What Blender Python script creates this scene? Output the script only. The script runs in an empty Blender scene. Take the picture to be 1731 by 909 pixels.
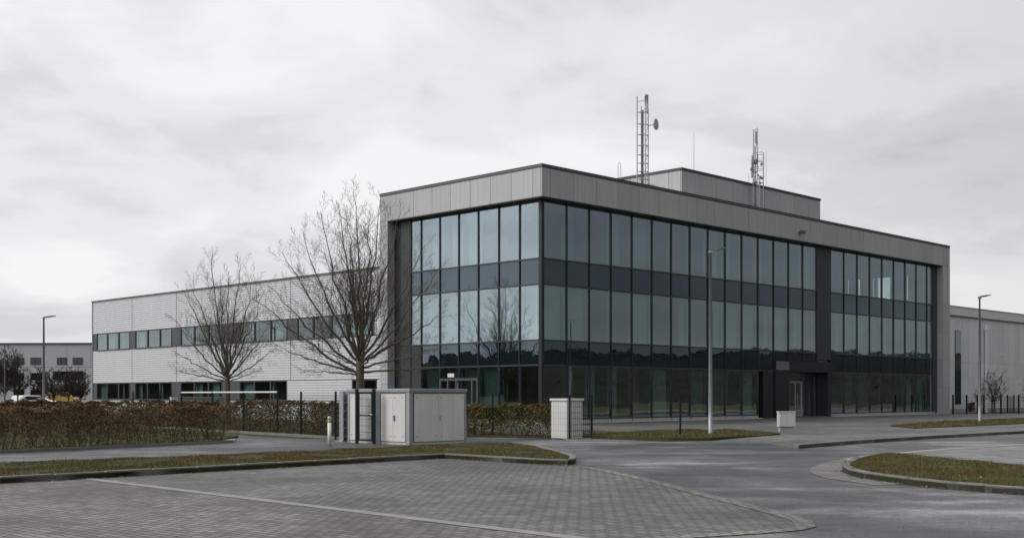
import bpy, math, random
from mathutils import Vector, Matrix, noise
R = math.radians
S = bpy.context.scene
COL = S.collection
# ------------------------------------------------------------------ camera
F = 2000.0; CX = 865.5; HY = 667.0; CH = 1.5
cam = bpy.data.cameras.new('camera'); camo = bpy.data.objects.new('camera', cam); COL.objects.link(camo)
camo.location = (0, 0, CH); camo.rotation_euler = (R(90), 0, 0)
cam.sensor_width = 36; cam.lens = 36 * F / 1731; cam.shift_y = (HY - 454.5) / 1731; cam.clip_end = 3000
S.camera = camo
# ------------------------------------------------------------------ node helpers
def node(nt, typ, inp=None, **props):
    n = nt.nodes.new(typ)
    for k, v in props.items(): setattr(n, k, v)
    for k, v in (inp or {}).items():
        s = n.inputs[k]
        if isinstance(v, bpy.types.NodeSocket): nt.links.new(v, s)
        else:
            if s.type == 'RGBA' and not hasattr(v, '__len__'): v = (v, v, v, 1)
            if s.type == 'RGBA' and len(v) == 3: v = (*v, 1)
            s.default_value = v
    return n
def ramp(nt, fac, stops, interp='LINEAR'):
    n = node(nt, 'ShaderNodeValToRGB', {'Fac': fac}); cr = n.color_ramp; cr.interpolation = interp
    while len(cr.elements) < len(stops): cr.elements.new(0.5)
    for e, (p, c) in zip(cr.elements, stops):
        e.position = p; e.color = (c, c, c, 1) if not hasattr(c, '__len__') else (*c, 1)
    return n.outputs['Color']
def mth(nt, op, a, b=0.0, c=0.0, clamp=False):
    n = node(nt, 'ShaderNodeMath', {0: a, 1: b, 2: c}, operation=op, use_clamp=clamp); return n.outputs[0]
def mixc(nt, fac, a, b, mode='MIX'):
    n = nt.nodes.new('ShaderNodeMix'); n.data_type = 'RGBA'; n.blend_type = mode
    for idx, v in ((0, fac), (6, a), (7, b)):
        s = n.inputs[idx]
        if isinstance(v, bpy.types.NodeSocket): nt.links.new(v, s)
        elif idx == 0: s.default_value = v
        else: s.default_value = (v, v, v, 1) if not hasattr(v, '__len__') else (*v[:3], 1)
    return n.outputs[2]
# ------------------------------------------------------------------ world: overcast
SUN_EL, SUN_AZ = 38, -100      # azimuth measured from +Y towards +X
w = bpy.data.worlds.new('World'); S.world = w; w.use_nodes = True
nt = w.node_tree; nt.nodes.clear()
tc = node(nt, 'ShaderNodeTexCoord'); sp = node(nt, 'ShaderNodeSeparateXYZ', {0: tc.outputs['Generated']})
x, y, z = sp.outputs
zz = mth(nt, 'ADD', mth(nt, 'MAXIMUM', z, 0.0), 0.20)
px = mth(nt, 'DIVIDE', x, zz); py = mth(nt, 'DIVIDE', y, zz)
cv = node(nt, 'ShaderNodeCombineXYZ', {0: px, 1: mth(nt, 'MULTIPLY', py, 0.9), 2: 3.7})
n1 = node(nt, 'ShaderNodeTexNoise', {'Vector': cv.outputs[0], 'Scale': 2.1, 'Detail': 8.0, 'Roughness': 0.52, 'Distortion': 0.30})
n2 = node(nt, 'ShaderNodeTexNoise', {'Vector': cv.outputs[0], 'Scale': 0.8, 'Detail': 3.0, 'Roughness': 0.4, 'Distortion': 0.2})
cl = mth(nt, 'ADD', mth(nt, 'MULTIPLY', n1.outputs['Fac'], 0.5), mth(nt, 'MULTIPLY', n2.outputs['Fac'], 0.5))
cc = ramp(nt, cl, [(0.37, (0.44, 0.455, 0.485)), (0.46, (0.545, 0.555, 0.575)), (0.52, (0.64, 0.645, 0.655)), (0.60, (0.735, 0.735, 0.735))], 'EASE')
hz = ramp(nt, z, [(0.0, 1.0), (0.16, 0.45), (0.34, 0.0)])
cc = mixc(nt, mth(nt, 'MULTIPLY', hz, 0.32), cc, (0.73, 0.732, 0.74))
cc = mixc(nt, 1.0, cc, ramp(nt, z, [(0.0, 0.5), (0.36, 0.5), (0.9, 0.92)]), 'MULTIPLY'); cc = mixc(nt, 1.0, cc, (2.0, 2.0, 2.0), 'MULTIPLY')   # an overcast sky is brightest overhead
# heavier cloud in the east (+X)
az = ramp(nt, mth(nt, 'ADD', mth(nt, 'MULTIPLY', mth(nt, 'SUBTRACT', x, mth(nt, 'MULTIPLY', y, 0.10)), 0.5), 0.5), [(0.0, 1.04), (0.52, 1.0), (0.68, 0.84), (0.82, 0.31), (1.0, 0.21)])
cc = mixc(nt, 1.0, cc, az, 'MULTIPLY')
sky = node(nt, 'ShaderNodeTexSky', sky_type='NISHITA'); sky.sun_disc = False
sky.sun_elevation = R(SUN_EL); sky.sun_rotation = R(SUN_AZ)
STR = 0.1
ccs = mixc(nt, 1.0, cc, (1 / STR,) * 3, 'MULTIPLY')
fin = mixc(nt, 0.05, ccs, sky.outputs[0])
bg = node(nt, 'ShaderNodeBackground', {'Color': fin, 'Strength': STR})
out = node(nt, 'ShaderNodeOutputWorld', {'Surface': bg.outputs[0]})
sun = bpy.data.lights.new('sun', 'SUN'); sun.energy = 1.3; sun.angle = R(25); sun.color = (1, 0.985, 0.96)
suno = bpy.data.objects.new('sun', sun); COL.objects.link(suno)
sd = Vector((math.sin(R(SUN_AZ)) * math.cos(R(SUN_EL)), math.cos(R(SUN_AZ)) * math.cos(R(SUN_EL)), math.sin(R(SUN_EL))))
suno.rotation_euler = sd.to_track_quat('Z', 'Y').to_euler()
S.view_settings.view_transform = 'Standard'; S.view_settings.look = 'None'
S.view_settings.exposure = 0.33; S.view_settings.gamma = 1; S.view_settings.use_curve_mapping = False
S.cycles.max_bounces = 10; S.cycles.transparent_max_bounces = 16; S.cycles.caustics_reflective = False
# ------------------------------------------------------------------ geometry helpers
def at(px, py, Y): return Vector(((px - CX) / F * Y, Y, CH + (HY - py) / F * Y))
def g(px, py, z=0.0):
    Y = (CH - z) * F / (py - HY); return Vector(((px - CX) / F * Y, Y, z))
class MB:
    def __init__(s): s.v = []; s.f = []; s.m = []
    def quad(s, a, b, c, d, m=0):
        i = len(s.v); s.v += [tuple(a), tuple(b), tuple(c), tuple(d)]; s.f.append((i, i+1, i+2, i+3)); s.m.append(m)
    def tri(s, a, b, c, m=0):
        i = len(s.v); s.v += [tuple(a), tuple(b), tuple(c)]; s.f.append((i, i+1, i+2)); s.m.append(m)
    def box(s, x0, x1, y0, y1, z0, z1, m=0):
        if x0 > x1: x0, x1 = x1, x0
        if y0 > y1: y0, y1 = y1, y0
        i = len(s.v)
        s.v += [(x0,y0,z0),(x1,y0,z0),(x1,y1,z0),(x0,y1,z0),(x0,y0,z1),(x1,y0,z1),(x1,y1,z1),(x0,y1,z1)]
        for q in ((0,3,2,1),(4,5,6,7),(0,1,5,4),(1,2,6,5),(2,3,7,6),(3,0,4,7)):
            s.f.append(tuple(i+k for k in q)); s.m.append(m)
    def tube(s, pts, rad, n=6, m=0, cap=True):
        pts = [Vector(p) for p in pts]
        if not hasattr(rad, '__len__'): rad = [rad] * len(pts)
        base = len(s.v); L = len(pts)
        up = None
        for k, p in enumerate(pts):
            d = (pts[min(k+1, L-1)] - pts[max(k-1, 0)])
            if d.length < 1e-9: d = Vector((0,0,1))
            d.normalize()
            if up is None: up = Vector((1,0,0)) if abs(d.x) < 0.8 else Vector((0,1,0))
            a = d.cross(up);
            if a.length < 1e-6: a = d.cross(Vector((0,1,0)))
            a.normalize(); b = a.cross(d); up = b
            for j in range(n):
                t = 2*math.pi*j/n; q = p + (a*math.cos(t) + b*math.sin(t)) * rad[k]; s.v.append((q.x, q.y, q.z))
        for k in range(L-1):
            for j in range(n):
                j2 = (j+1) % n
                s.f.append((base+k*n+j, base+k*n+j2, base+(k+1)*n+j2, base+(k+1)*n+j)); s.m.append(m)
        if cap and n > 3:
            s.f.append(tuple(base+j for j in range(n))); s.m.append(m)
            s.f.append(tuple(base+(L-1)*n+j for j in reversed(range(n)))); s.m.append(m)
    def lathe(s, prof, c=(0,0), n=20, m=0):
        base = len(s.v)
        for r, z in prof:
            for j in range(n):
                t = 2*math.pi*j/n; s.v.append((c[0]+r*math.cos(t), c[1]+r*math.sin(t), z))
        for k in range(len(prof)-1):
            for j in range(n):
                j2 = (j+1) % n
                s.f.append((base+k*n+j, base+k*n+j2, base+(k+1)*n+j2, base+(k+1)*n+j)); s.m.append(m)
    def slab(s, poly, z0, z1, m=0):      # poly: list of (x,y) ; z scalars
        i = len(s.v); n = len(poly)
        ar = sum(poly[k][0]*poly[(k+1) % n][1]-poly[(k+1) % n][0]*poly[k][1] for k in range(n))
        if ar < 0: poly = poly[::-1]
        s.v += [(p[0], p[1], z0) for p in poly] + [(p[0], p[1], z1) for p in poly]
        s.f.append(tuple(i+n+k for k in range(n))); s.m.append(m)
        for k in range(n):
            k2 = (k+1) % n; s.f.append((i+k, i+k2, i+n+k2, i+n+k)); s.m.append(m)
    def build(s, name, mat, parent=None, smooth=False, loc=None, bevel=0, wn=False):
        me = bpy.data.meshes.new(name); me.from_pydata(s.v, [], s.f)
        for mm in (mat if isinstance(mat, (list, tuple)) else [mat]): me.materials.append(mm)
        if any(s.m): me.polygons.foreach_set('material_index', s.m)
        if smooth: me.polygons.foreach_set('use_smooth', [True]*len(s.f))
        me.update()
        o = bpy.data.objects.new(name, me); COL.objects.link(o)
        if parent: o.parent = parent
        if loc is not None: o.location = loc
        if bevel:
            b = o.modifiers.new('bevel', 'BEVEL'); b.width = bevel; b.segments = 2; b.limit_method = 'ANGLE'
        return o
def tag(o, label=None, cat=None, group=None, kind=None):
    if label: o['label'] = label
    if cat: o['category'] = cat
    if group: o['group'] = group
    if kind: o['kind'] = kind
    return o
def empty(name, loc, rz, label, cat, group=None):
    o = bpy.data.objects.new(name, None); COL.objects.link(o); o.location = loc; o.rotation_euler = (0, 0, rz)
    o.empty_display_size = 0.3
    return tag(o, label, cat, group)
def kids(o): return [c for c in bpy.data.objects if c.parent == o]
def copy_tree(o, parent=None):
    c = o.copy(); COL.objects.link(c)
    if parent: c.parent = parent
    for ch in kids(o): copy_tree(ch, c)
    return c
# ------------------------------------------------------------------ materials
def mat(name, col=0.5, rough=0.6, metal=0.0, spec=0.5, var=0.0, vscale=3.0, bump=0.0, bscale=30.0, streak=0.0, sheen=None):
    m = bpy.data.materials.new(name); m.use_nodes = True; nt = m.node_tree
    b = nt.nodes['Principled BSDF']
    if not hasattr(col, '__len__'): col = (col,)*3
    tc = node(nt, 'ShaderNodeTexCoord'); v = tc.outputs['Object']; c = None
    if var:
        n = node(nt, 'ShaderNodeTexNoise', {'Vector': v, 'Scale': vscale, 'Detail': 6.0, 'Roughness': 0.6})
        c = mixc(nt, n.outputs['Fac'], tuple(k*(1-var) for k in col), tuple(min(1, k*(1+var)) for k in col))
    if streak:
        mp = node(nt, 'ShaderNodeMapping', {'Vector': v, 'Scale': (6, 6, 0.35)})
        n = node(nt, 'ShaderNodeTexNoise', {'Vector': mp.outputs[0], 'Scale': 1.0, 'Detail': 5.0, 'Roughness': 0.6})
        f = ramp(nt, n.outputs['Fac'], [(0.3, 1-streak), (0.65, 1.0)])
        c = mixc(nt, 1.0, c if c else col, f, 'MULTIPLY')
    if name in ('zinc_cladding', 'hall_cladding', 'conc'):
        gm = node(nt, 'ShaderNodeNewGeometry'); c = mixc(nt, 1.0, c, ramp(nt, gm.outputs['Random Per Island'], [(0.0, 0.91), (1.0, 1.04)]), 'MULTIPLY')
    if c is None: b.inputs['Base Color'].default_value = (*col, 1)
    else: nt.links.new(c, b.inputs['Base Color'])
    b.inputs['Roughness'].default_value = rough; b.inputs['Metallic'].default_value = metal
    b.inputs['Specular IOR Level'].default_value = spec
    if bump:
        n = node(nt, 'ShaderNodeTexNoise', {'Vector': v, 'Scale': bscale, 'Detail': 4.0})
        bp = node(nt, 'ShaderNodeBump', {'Height': n.outputs['Fac'], 'Strength': 1.0, 'Distance': bump})
        nt.links.new(bp.outputs[0], b.inputs['Normal'])
    return m
def leafmat(name, stops, rough=0.75, nscale=0.0, nstops=None, spec=0.2):
    m = bpy.data.materials.new(name); m.use_nodes = True; nt = m.node_tree; b = nt.nodes['Principled BSDF']
    gm = node(nt, 'ShaderNodeNewGeometry')
    c = ramp(nt, gm.outputs['Random Per Island'], stops)
    if nscale:
        tc = node(nt, 'ShaderNodeTexCoord')
        n = node(nt, 'ShaderNodeTexNoise', {'Vector': tc.outputs['Object'], 'Scale': nscale, 'Detail': 4.0, 'Roughness': 0.6})
        c = mixc(nt, 1.0, c, ramp(nt, n.outputs['Fac'], nstops), 'MULTIPLY')
    nt.links.new(c, b.inputs['Base Color']); b.inputs['Roughness'].default_value = rough; b.inputs['Specular IOR Level'].default_value = spec
    return m
def glassmat(name, tint, base=0.22, k=1.6, back=None, wob=0.006, gtint=(0.83, 0.93, 1.0)):
    """coated facade glass: a mirror share over a tinted see-through (or opaque dark back)"""
    m = bpy.data.materials.new(name); m.use_nodes = True; nt = m.node_tree; nt.nodes.clear()
    tc = node(nt, 'ShaderNodeTexCoord'); oi = node(nt, 'ShaderNodeObjectInfo')
    off = mth(nt, 'MULTIPLY', oi.outputs['Random'], 40.0)
    vv = node(nt, 'ShaderNodeVectorMath', {0: tc.outputs['Object'], 1: node(nt, 'ShaderNodeCombineXYZ', {0: off, 1: off, 2: off}).outputs[0]}, operation='ADD').outputs[0]
    n = node(nt, 'ShaderNodeTexNoise', {'Vector': vv, 'Scale': 0.55, 'Detail': 1.5, 'Roughness': 0.4})
    bp = node(nt, 'ShaderNodeBump', {'Height': n.outputs['Fac'], 'Strength': 1.0, 'Distance': wob})
    lw = node(nt, 'ShaderNodeLayerWeight', {'Blend': 0.5})
    fac = mth(nt, 'ADD', mth(nt, 'MULTIPLY', mth(nt, 'POWER', lw.outputs['Facing'], 3.0), k), base, clamp=True)
    gl = node(nt, 'ShaderNodeBsdfGlossy', {'Color': gtint, 'Roughness': 0.0, 'Normal': bp.outputs[0]})
    if back is None: bk = node(nt, 'ShaderNodeBsdfTransparent', {'Color': tint})
    else: bk = node(nt, 'ShaderNodeBsdfDiffuse', {'Color': back})
    mx = node(nt, 'ShaderNodeMixShader', {0: fac, 1: bk.outputs[0], 2: gl.outputs[0]})
    node(nt, 'ShaderNodeOutputMaterial', {'Surface': mx.outputs[0]})
    return m
M = {}
M['clad'] = mat('zinc_cladding', (0.48, 0.478, 0.48), 0.5, 0.15, var=0.08, vscale=0.5, streak=0.16)
M['clad_dark'] = mat('dark_cladding', (0.055, 0.058, 0.065), 0.4, 0.3, var=0.08, vscale=1.0)
M['black'] = mat('black_trim', (0.014, 0.015, 0.018), 0.45)
M['mullion'] = mat('mullion_paint', (0.020, 0.024, 0.028), 0.4)
M['transom'] = mat('transom_paint', (0.045, 0.05, 0.056), 0.4)
M['flash'] = mat('flashing_metal', (0.07, 0.072, 0.076), 0.5, 0.3)
M['flash2'] = mat('flashing_grey', (0.22, 0.22, 0.225), 0.5, 0.3)
M['corr'] = mat('corrugated_aluminium', (0.66, 0.66, 0.68), 0.45, 0.2, var=0.05, vscale=0.5, streak=0.08)
M['trimgrey'] = mat('window_frame_grey', (0.075, 0.08, 0.087), 0.45)
M['conc'] = mat('concrete', (0.33, 0.325, 0.31), 0.85, var=0.22, vscale=4, bump=0.003)
M['conc_l'] = mat('pale_concrete', (0.55, 0.54, 0.52), 0.8, var=0.12, vscale=5, streak=0.12)
M['strip'] = mat('strip_concrete', (0.23, 0.22, 0.205), 0.85, var=0.4, vscale=3, bump=0.003)
M['kerb'] = mat('kerb_concrete', (0.17, 0.165, 0.15), 0.85, var=0.35, vscale=5, bump=0.003)
M['inner'] = mat('interior_wall', (0.42, 0.44, 0.42), 0.9)
M['ceil'] = mat('interior_ceiling', (0.5, 0.51, 0.5), 0.9)
M['carpet'] = mat('interior_floor', (0.10, 0.11, 0.11), 0.9)
M['curtain'] = mat('pale_green_blind', (0.50, 0.60, 0.57), 0.85, var=0.06)
M['curtain_g'] = mat('green_blind', (0.21, 0.33, 0.27), 0.85, var=0.1)
M['white'] = mat('white_paint', (0.74, 0.73, 0.70), 0.5, var=0.05, vscale=2, streak=0.08)
M['cream'] = mat('cream_door_paint', (0.68, 0.665, 0.63), 0.5, var=0.08, vscale=2, streak=0.14)
M['galv'] = mat('galvanised_steel', (0.42, 0.44, 0.45), 0.42, 0.55, var=0.2, vscale=9)
M['galv_d'] = mat('dull_steel', (0.20, 0.205, 0.21), 0.5, 0.4, var=0.2, vscale=6)
M['lamp'] = mat('lamp_post_paint', (0.30, 0.31, 0.32), 0.45, 0.5, var=0.12, vscale=5)
M['lamp_d'] = mat('lamp_head_paint', (0.13, 0.135, 0.14), 0.45, 0.3)
M['lens'] = mat('lamp_lens', (0.35, 0.36, 0.36), 0.2)
M['green'] = mat('green_fence_paint', (0.006, 0.016, 0.015), 0.6, spec=0.25)
M['yellow'] = mat('yellow_tape', (0.55, 0.36, 0.04), 0.5)
M['vanyellow'] = mat('van_paint', (0.42, 0.26, 0.05), 0.5)
M['bark'] = mat('bark', (0.10, 0.092, 0.062), 0.9, var=0.35, vscale=14, bump=0.01)
M['twig'] = mat('twig_bark', (0.085, 0.072, 0.05), 0.9)
M['twig_far'] = mat('far_twigs', (0.050, 0.038, 0.033), 0.95)
M['bank'] = mat('bank_scrub', (0.026, 0.027, 0.020), 0.95, var=0.6, vscale=0.8, bump=0.2, bscale=2.0, spec=0.1)
M['farclad'] = mat('far_hall_cladding', (0.42, 0.43, 0.45), 0.6, var=0.05, vscale=0.2)
M['hall'] = mat('hall_cladding', (0.76, 0.76, 0.78), 0.5, 0.2, var=0.05, vscale=0.4, streak=0.06)
M['antenna'] = mat('antenna_shell', (0.45, 0.46, 0.46), 0.5)
M['rubber'] = mat('rubber', (0.02, 0.02, 0.02), 0.8)
M['glass'] = glassmat('facade_glass', (0.80, 0.88, 0.88), base=0.30, k=0.9, wob=0.007)
M['spandrel'] = glassmat('spandrel_glass', None, base=0.14, k=1.0, back=(0.008, 0.014, 0.020, 1), wob=0.010, gtint=(0.70, 0.86, 0.97))
M['wglass'] = glassmat('window_glass', (0.74, 0.80, 0.78), base=0.07, k=1.0, wob=0.003)
M['darkglass'] = glassmat('dark_window_glass', None, base=0.06, k=1.0, back=(0.012, 0.015, 0.017, 1))

def groundmat(name, kind):
    m = bpy.data.materials.new(name); m.use_nodes = True; nt = m.node_tree; b = nt.nodes['Principled BSDF']
    tc = node(nt, 'ShaderNodeTexCoord'); v = tc.outputs['Object']
    big = node(nt, 'ShaderNodeTexNoise', {'Vector': v, 'Scale': 0.22, 'Detail': 6.0, 'Roughness': 0.6, 'Distortion': 0.6}).outputs['Fac']
    mid = node(nt, 'ShaderNodeTexNoise', {'Vector': v, 'Scale': 1.7, 'Detail': 8.0, 'Roughness': 0.65}).outputs['Fac']
    fine = node(nt, 'ShaderNodeTexNoise', {'Vector': v, 'Scale': 55.0, 'Detail': 3.0, 'Roughness': 0.7}).outputs['Fac']
    if kind == 'asphalt':
        c = ramp(nt, big, [(0.38, (0.034, 0.034, 0.036)), (0.5, (0.074, 0.073, 0.074)), (0.62, (0.15, 0.149, 0.151))])
        c = mixc(nt, 1.0, c, ramp(nt, mid, [(0.32, 0.66), (0.5, 1.0), (0.68, 1.3)]), 'MULTIPLY')
        c = mixc(nt, 1.0, c, ramp(nt, fine, [(0.32, 0.35), (0.68, 1.7)]), 'MULTIPLY')
        gr2 = node(nt, 'ShaderNodeTexNoise', {'Vector': v, 'Scale': 14.0, 'Detail': 4.0, 'Roughness': 0.7}).outputs['Fac']
        c = mixc(nt, 1.0, c, ramp(nt, gr2, [(0.32, 0.72), (0.5, 1.0), (0.68, 1.3)]), 'MULTIPLY')
        mp = node(nt, 'ShaderNodeMapping', {'Vector': v, 'Rotation': (0, 0, R(-20)), 'Scale': (0.10, 0.9, 1)})
        st = node(nt, 'ShaderNodeTexNoise', {'Vector': mp.outputs[0], 'Scale': 1.0, 'Detail': 6.0, 'Roughness': 0.6}).outputs['Fac']
        c = mixc(nt, 1.0, c, ramp(nt, st, [(0.36, 0.62), (0.5, 0.95), (0.64, 1.6)]), 'MULTIPLY')
        vo = node(nt, 'ShaderNodeTexVoronoi', {'Vector': node(nt, 'ShaderNodeVectorMath', {0: v, 1: node(nt, 'ShaderNodeVectorMath', {0: node(nt, 'ShaderNodeTexNoise', {'Vector': v, 'Scale': 0.7}).outputs['Color'], 'Scale': 2.5}, operation='SCALE').outputs[0]}, operation='ADD').outputs[0], 'Scale': 0.16}, feature='DISTANCE_TO_EDGE').outputs['Distance']
        c = mixc(nt, 1.0, c, ramp(nt, vo, [(0.0, 0.55), (0.004, 1.0)]), 'MULTIPLY')
        rough = ramp(nt, mth(nt, 'ADD', mth(nt, 'MULTIPLY', big, 0.5), mth(nt, 'MULTIPLY', st, 0.5)), [(0.38, 0.42), (0.55, 0.62)])
        nt.links.new(rough, b.inputs['Roughness']); h = fine; dist = 0.004
    elif kind in ('pave_a', 'pave_b', 'pave_c', 'pave_e'):
        sc, rot, lo, hi = {'pave_a': (1.0, 44.5, (0.092, 0.083, 0.075), (0.168, 0.152, 0.138)),
                       'pave_b': (1.0, 44.5, (0.084, 0.081, 0.076), (0.146, 0.141, 0.133)),
                       'pave_c': (1.0, 45.2, (0.115, 0.112, 0.11), (0.155, 0.15, 0.147)),
                       'pave_e': (1.0, 44.5, (0.15, 0.14, 0.13), (0.21, 0.20, 0.185))}[kind]
        wv = node(nt, 'ShaderNodeTexNoise', {'Vector': v, 'Scale': 0.35, 'Detail': 2.0})
        vw = node(nt, 'ShaderNodeVectorMath', {0: v, 1: node(nt, 'ShaderNodeVectorMath', {0: wv.outputs['Color'], 'Scale': 0.05}, operation='SCALE').outputs[0]}, operation='ADD').outputs[0]
        mp = node(nt, 'ShaderNodeMapping', {'Vector': vw, 'Rotation': (0, 0, R(rot))})
        br = node(nt, 'ShaderNodeTexBrick', {'Vector': mp.outputs[0], 'Color1': lo, 'Color2': hi, 'Mortar': (0.022, 0.021, 0.018), 'Scale': sc,
                  'Mortar Size': 0.012, 'Mortar Smooth': 0.4, 'Bias': 0.0, 'Brick Width': 0.20, 'Row Height': 0.115})
        c = mixc(nt, 1.0, br.outputs['Color'], ramp(nt, mid, [(0.32, 0.70), (0.5, 1.0), (0.68, 1.28)]), 'MULTIPLY')
        c = mixc(nt, 1.0, c, ramp(nt, big, [(0.36, 0.62), (0.5, 1.0), (0.62, 1.32)]), 'MULTIPLY')
        c = mixc(nt, 1.0, c, ramp(nt, fine, [(0.3, 0.8), (0.7, 1.2)]), 'MULTIPLY')
        b.inputs['Roughness'].default_value = 0.66
        h = mth(nt, 'SUBTRACT', mth(nt, 'MULTIPLY', fine, 0.25), br.outputs['Fac']); dist = 0.02
    elif kind == 'concrete':
        c = ramp(nt, mid, [(0.35, (0.075, 0.073, 0.07)), (0.5, (0.145, 0.14, 0.133)), (0.65, (0.21, 0.205, 0.195))])
        c = mixc(nt, 1.0, c, ramp(nt, big, [(0.35, 0.65), (0.6, 1.1)]), 'MULTIPLY')
        b.inputs['Roughness'].default_value = 0.6; h = fine; dist = 0.003
    else:  # grass soil
        c = ramp(nt, mid, [(0.3, (0.045, 0.036, 0.026)), (0.48, (0.062, 0.060, 0.028)), (0.7, (0.060, 0.072, 0.026))])
        c = mixc(nt, 1.0, c, ramp(nt, fine, [(0.3, 0.6), (0.7, 1.4)]), 'MULTIPLY')
        c = mixc(nt, 1.0, c, ramp(nt, big, [(0.35, 0.8), (0.6, 1.15)]), 'MULTIPLY')
        b.inputs['Roughness'].default_value = 0.95; b.inputs['Specular IOR Level'].default_value = 0.1; h = fine; dist = 0.02
    nt.links.new(c, b.inputs['Base Color'])
    bp = node(nt, 'ShaderNodeBump', {'Height': h, 'Strength': 1.0, 'Distance': dist}); nt.links.new(bp.outputs[0], b.inputs['Normal'])
    return m
for k in ('asphalt', 'pave_a', 'pave_b', 'pave_c', 'pave_e', 'concrete', 'soil'): M[k] = groundmat('ground_' + k, k)
M['asphalt'].node_tree.nodes['Principled BSDF'].inputs['Specular IOR Level'].default_value = 0.28
M['grassblade'] = leafmat('grass_blades', [(0.0, (0.056, 0.060, 0.020)), (0.45, (0.105, 0.105, 0.040)), (0.75, (0.15, 0.13, 0.065)), (1.0, (0.20, 0.155, 0.09))], nscale=0.9, nstops=[(0.38, (0.95, 0.72, 0.62)), (0.6, (1.05, 1.04, 0.95))])
M['leaf_brown'] = leafmat('hedge_leaves_brown', [(0.0, (0.030, 0.020, 0.013)), (0.35, (0.105, 0.066, 0.042)), (0.7, (0.175, 0.115, 0.070)), (1.0, (0.28, 0.20, 0.125))], nscale=0.8, nstops=[(0.4, (0.95, 0.85, 0.8)), (0.62, (1.1, 1.15, 0.8))])
M['leaf_olive'] = leafmat('hedge_leaves_olive', [(0.0, (0.045, 0.032, 0.016)), (0.4, (0.10, 0.078, 0.028)), (0.75, (0.17, 0.14, 0.045)), (1.0, (0.34, 0.27, 0.11))], nscale=0.9, nstops=[(0.4, (0.8, 0.72, 0.75)), (0.62, (1.1, 1.12, 0.8))])
M['leaf_far'] = leafmat('far_brush', [(0.0, (0.030, 0.022, 0.019)), (0.6, (0.055, 0.040, 0.034)), (1.0, (0.08, 0.06, 0.045))])
M['leaf_fallen'] = leafmat('fallen_leaf', [(0.0, (0.10, 0.05, 0.02)), (0.5, (0.22, 0.11, 0.04)), (0.8, (0.30, 0.17, 0.07)), (1.0, (0.4, 0.33, 0.2))])
M['wood_far'] = leafmat('far_wood', [(0.0, (0.022, 0.023, 0.018)), (1.0, (0.05, 0.047, 0.037))])

# ------------------------------------------------------------------ ground
def struct(name, mb, m, **k): return tag(mb.build(name, m, **k), kind='structure')
def flat(poly, z):
    mb = MB(); mb.v = [(p[0], p[1], z) for p in poly]; n = len(poly)
    ar = sum(poly[k][0]*poly[(k+1) % n][1]-poly[(k+1) % n][0]*poly[k][1] for k in range(n))
    mb.f = [tuple(range(n)) if ar > 0 else tuple(reversed(range(n)))]; mb.m = [0]; return mb
def G(*pts, z=0.0): return [g(a, b, z).xy for a, b in pts]
struct('ground', flat([(-900, -300), (900, -300), (900, 1500), (-900, 1500)], 0), M['soil'])
asph = [(-60, -60), (60, -60)] + [(60, 34), g(1800, 735).xy, g(1731, 729).xy, g(1500, 738).xy, g(1350, 747).xy, g(1330, 744).xy, g(1300, 744).xy, g(990, 744).xy, g(950, 742).xy,
        (1.5, 41.4), (-1.2, 42.6), (-5.0, 39.3), (-6.0, 39.7)] + [g(500, 741).xy, g(425, 737).xy, g(408, 735).xy, (-15.5, 49.5), (-30, 59), (-60, 59)]
# hedge bed edge is laid on top of this sheet
struct('road', flat(asph, 0.004), M['asphalt'])
# parking areas (two fields of pavers parted by a pale strip)
LA = Vector((-7.25, 20.7)); LB = Vector((0.585, 12.4)); LD = (LB - LA).normalized(); LN = Vector((-LD.y, LD.x))
if LN.y < 0: LN = -LN
KA = Vector((-8.6, 19.9)); KB = Vector((-1.6, 27.8)); KD = (KB - KA).normalized()
tip = Vector((1.36, 24.8))
pkL = KA - KD * 22
edge = [Vector(p) for p in G((975, 789), (1040, 802), (1100, 816), (1200, 843), (1270, 861), (1310, 872), (1338, 881), (1344, 889), (1325, 894), (1260, 899), (1180, 904), (1080, 910))]
def hit(p, d, q, e):     # intersection of p+td with q+se
    det = d.x * -e.y + e.x * d.y; r = q - p
    t = (r.x * -e.y + e.x * r.y) / det; return p + d * t
lineTop = hit(LA, LD, KA, KD)
lineBot = LA + LD * 12.0
struct('parking_paving', flat([lineTop, KB, tip] + edge + [lineBot], 0.008), M['pave_b'])
struct('parking_paving', flat([lineTop, lineBot, lineBot + LD * 6 , (6, -6), (-30, -6), pkL], 0.010), M['pave_a'])
mb = MB(); hw = 0.11
q = [lineTop - LN*hw, lineBot - LN*hw, lineBot + LN*hw, lineTop + LN*hw]
struct('parking_strip', flat(q, 0.016), M['strip'])
def ribbon(pts, wd, z, side=1, closed=False):
    mb = MB(); P = [Vector(p) for p in pts]; n = len(P); offs = []
    for i in range(n):
        a = P[(i-1) % n] if (closed or i > 0) else P[i]; c = P[(i+1) % n] if (closed or i < n-1) else P[i]
        d = (c-a).normalized(); offs.append(Vector((-d.y, d.x))*wd*side)
    for i in range(n if closed else n-1):
        j = (i+1) % n
        a, b, c, d = P[i], P[j], P[j]+offs[j], P[i]+offs[i]
        if (b-a).cross(c-b) < 0: a, b, c, d = d, c, b, a
        mb.quad((*a, z), (*b, z), (*c, z), (*d, z))
    return mb
struct('parking_edging', ribbon(edge, 0.24, 0.014, 1), M['pave_e'])
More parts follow.
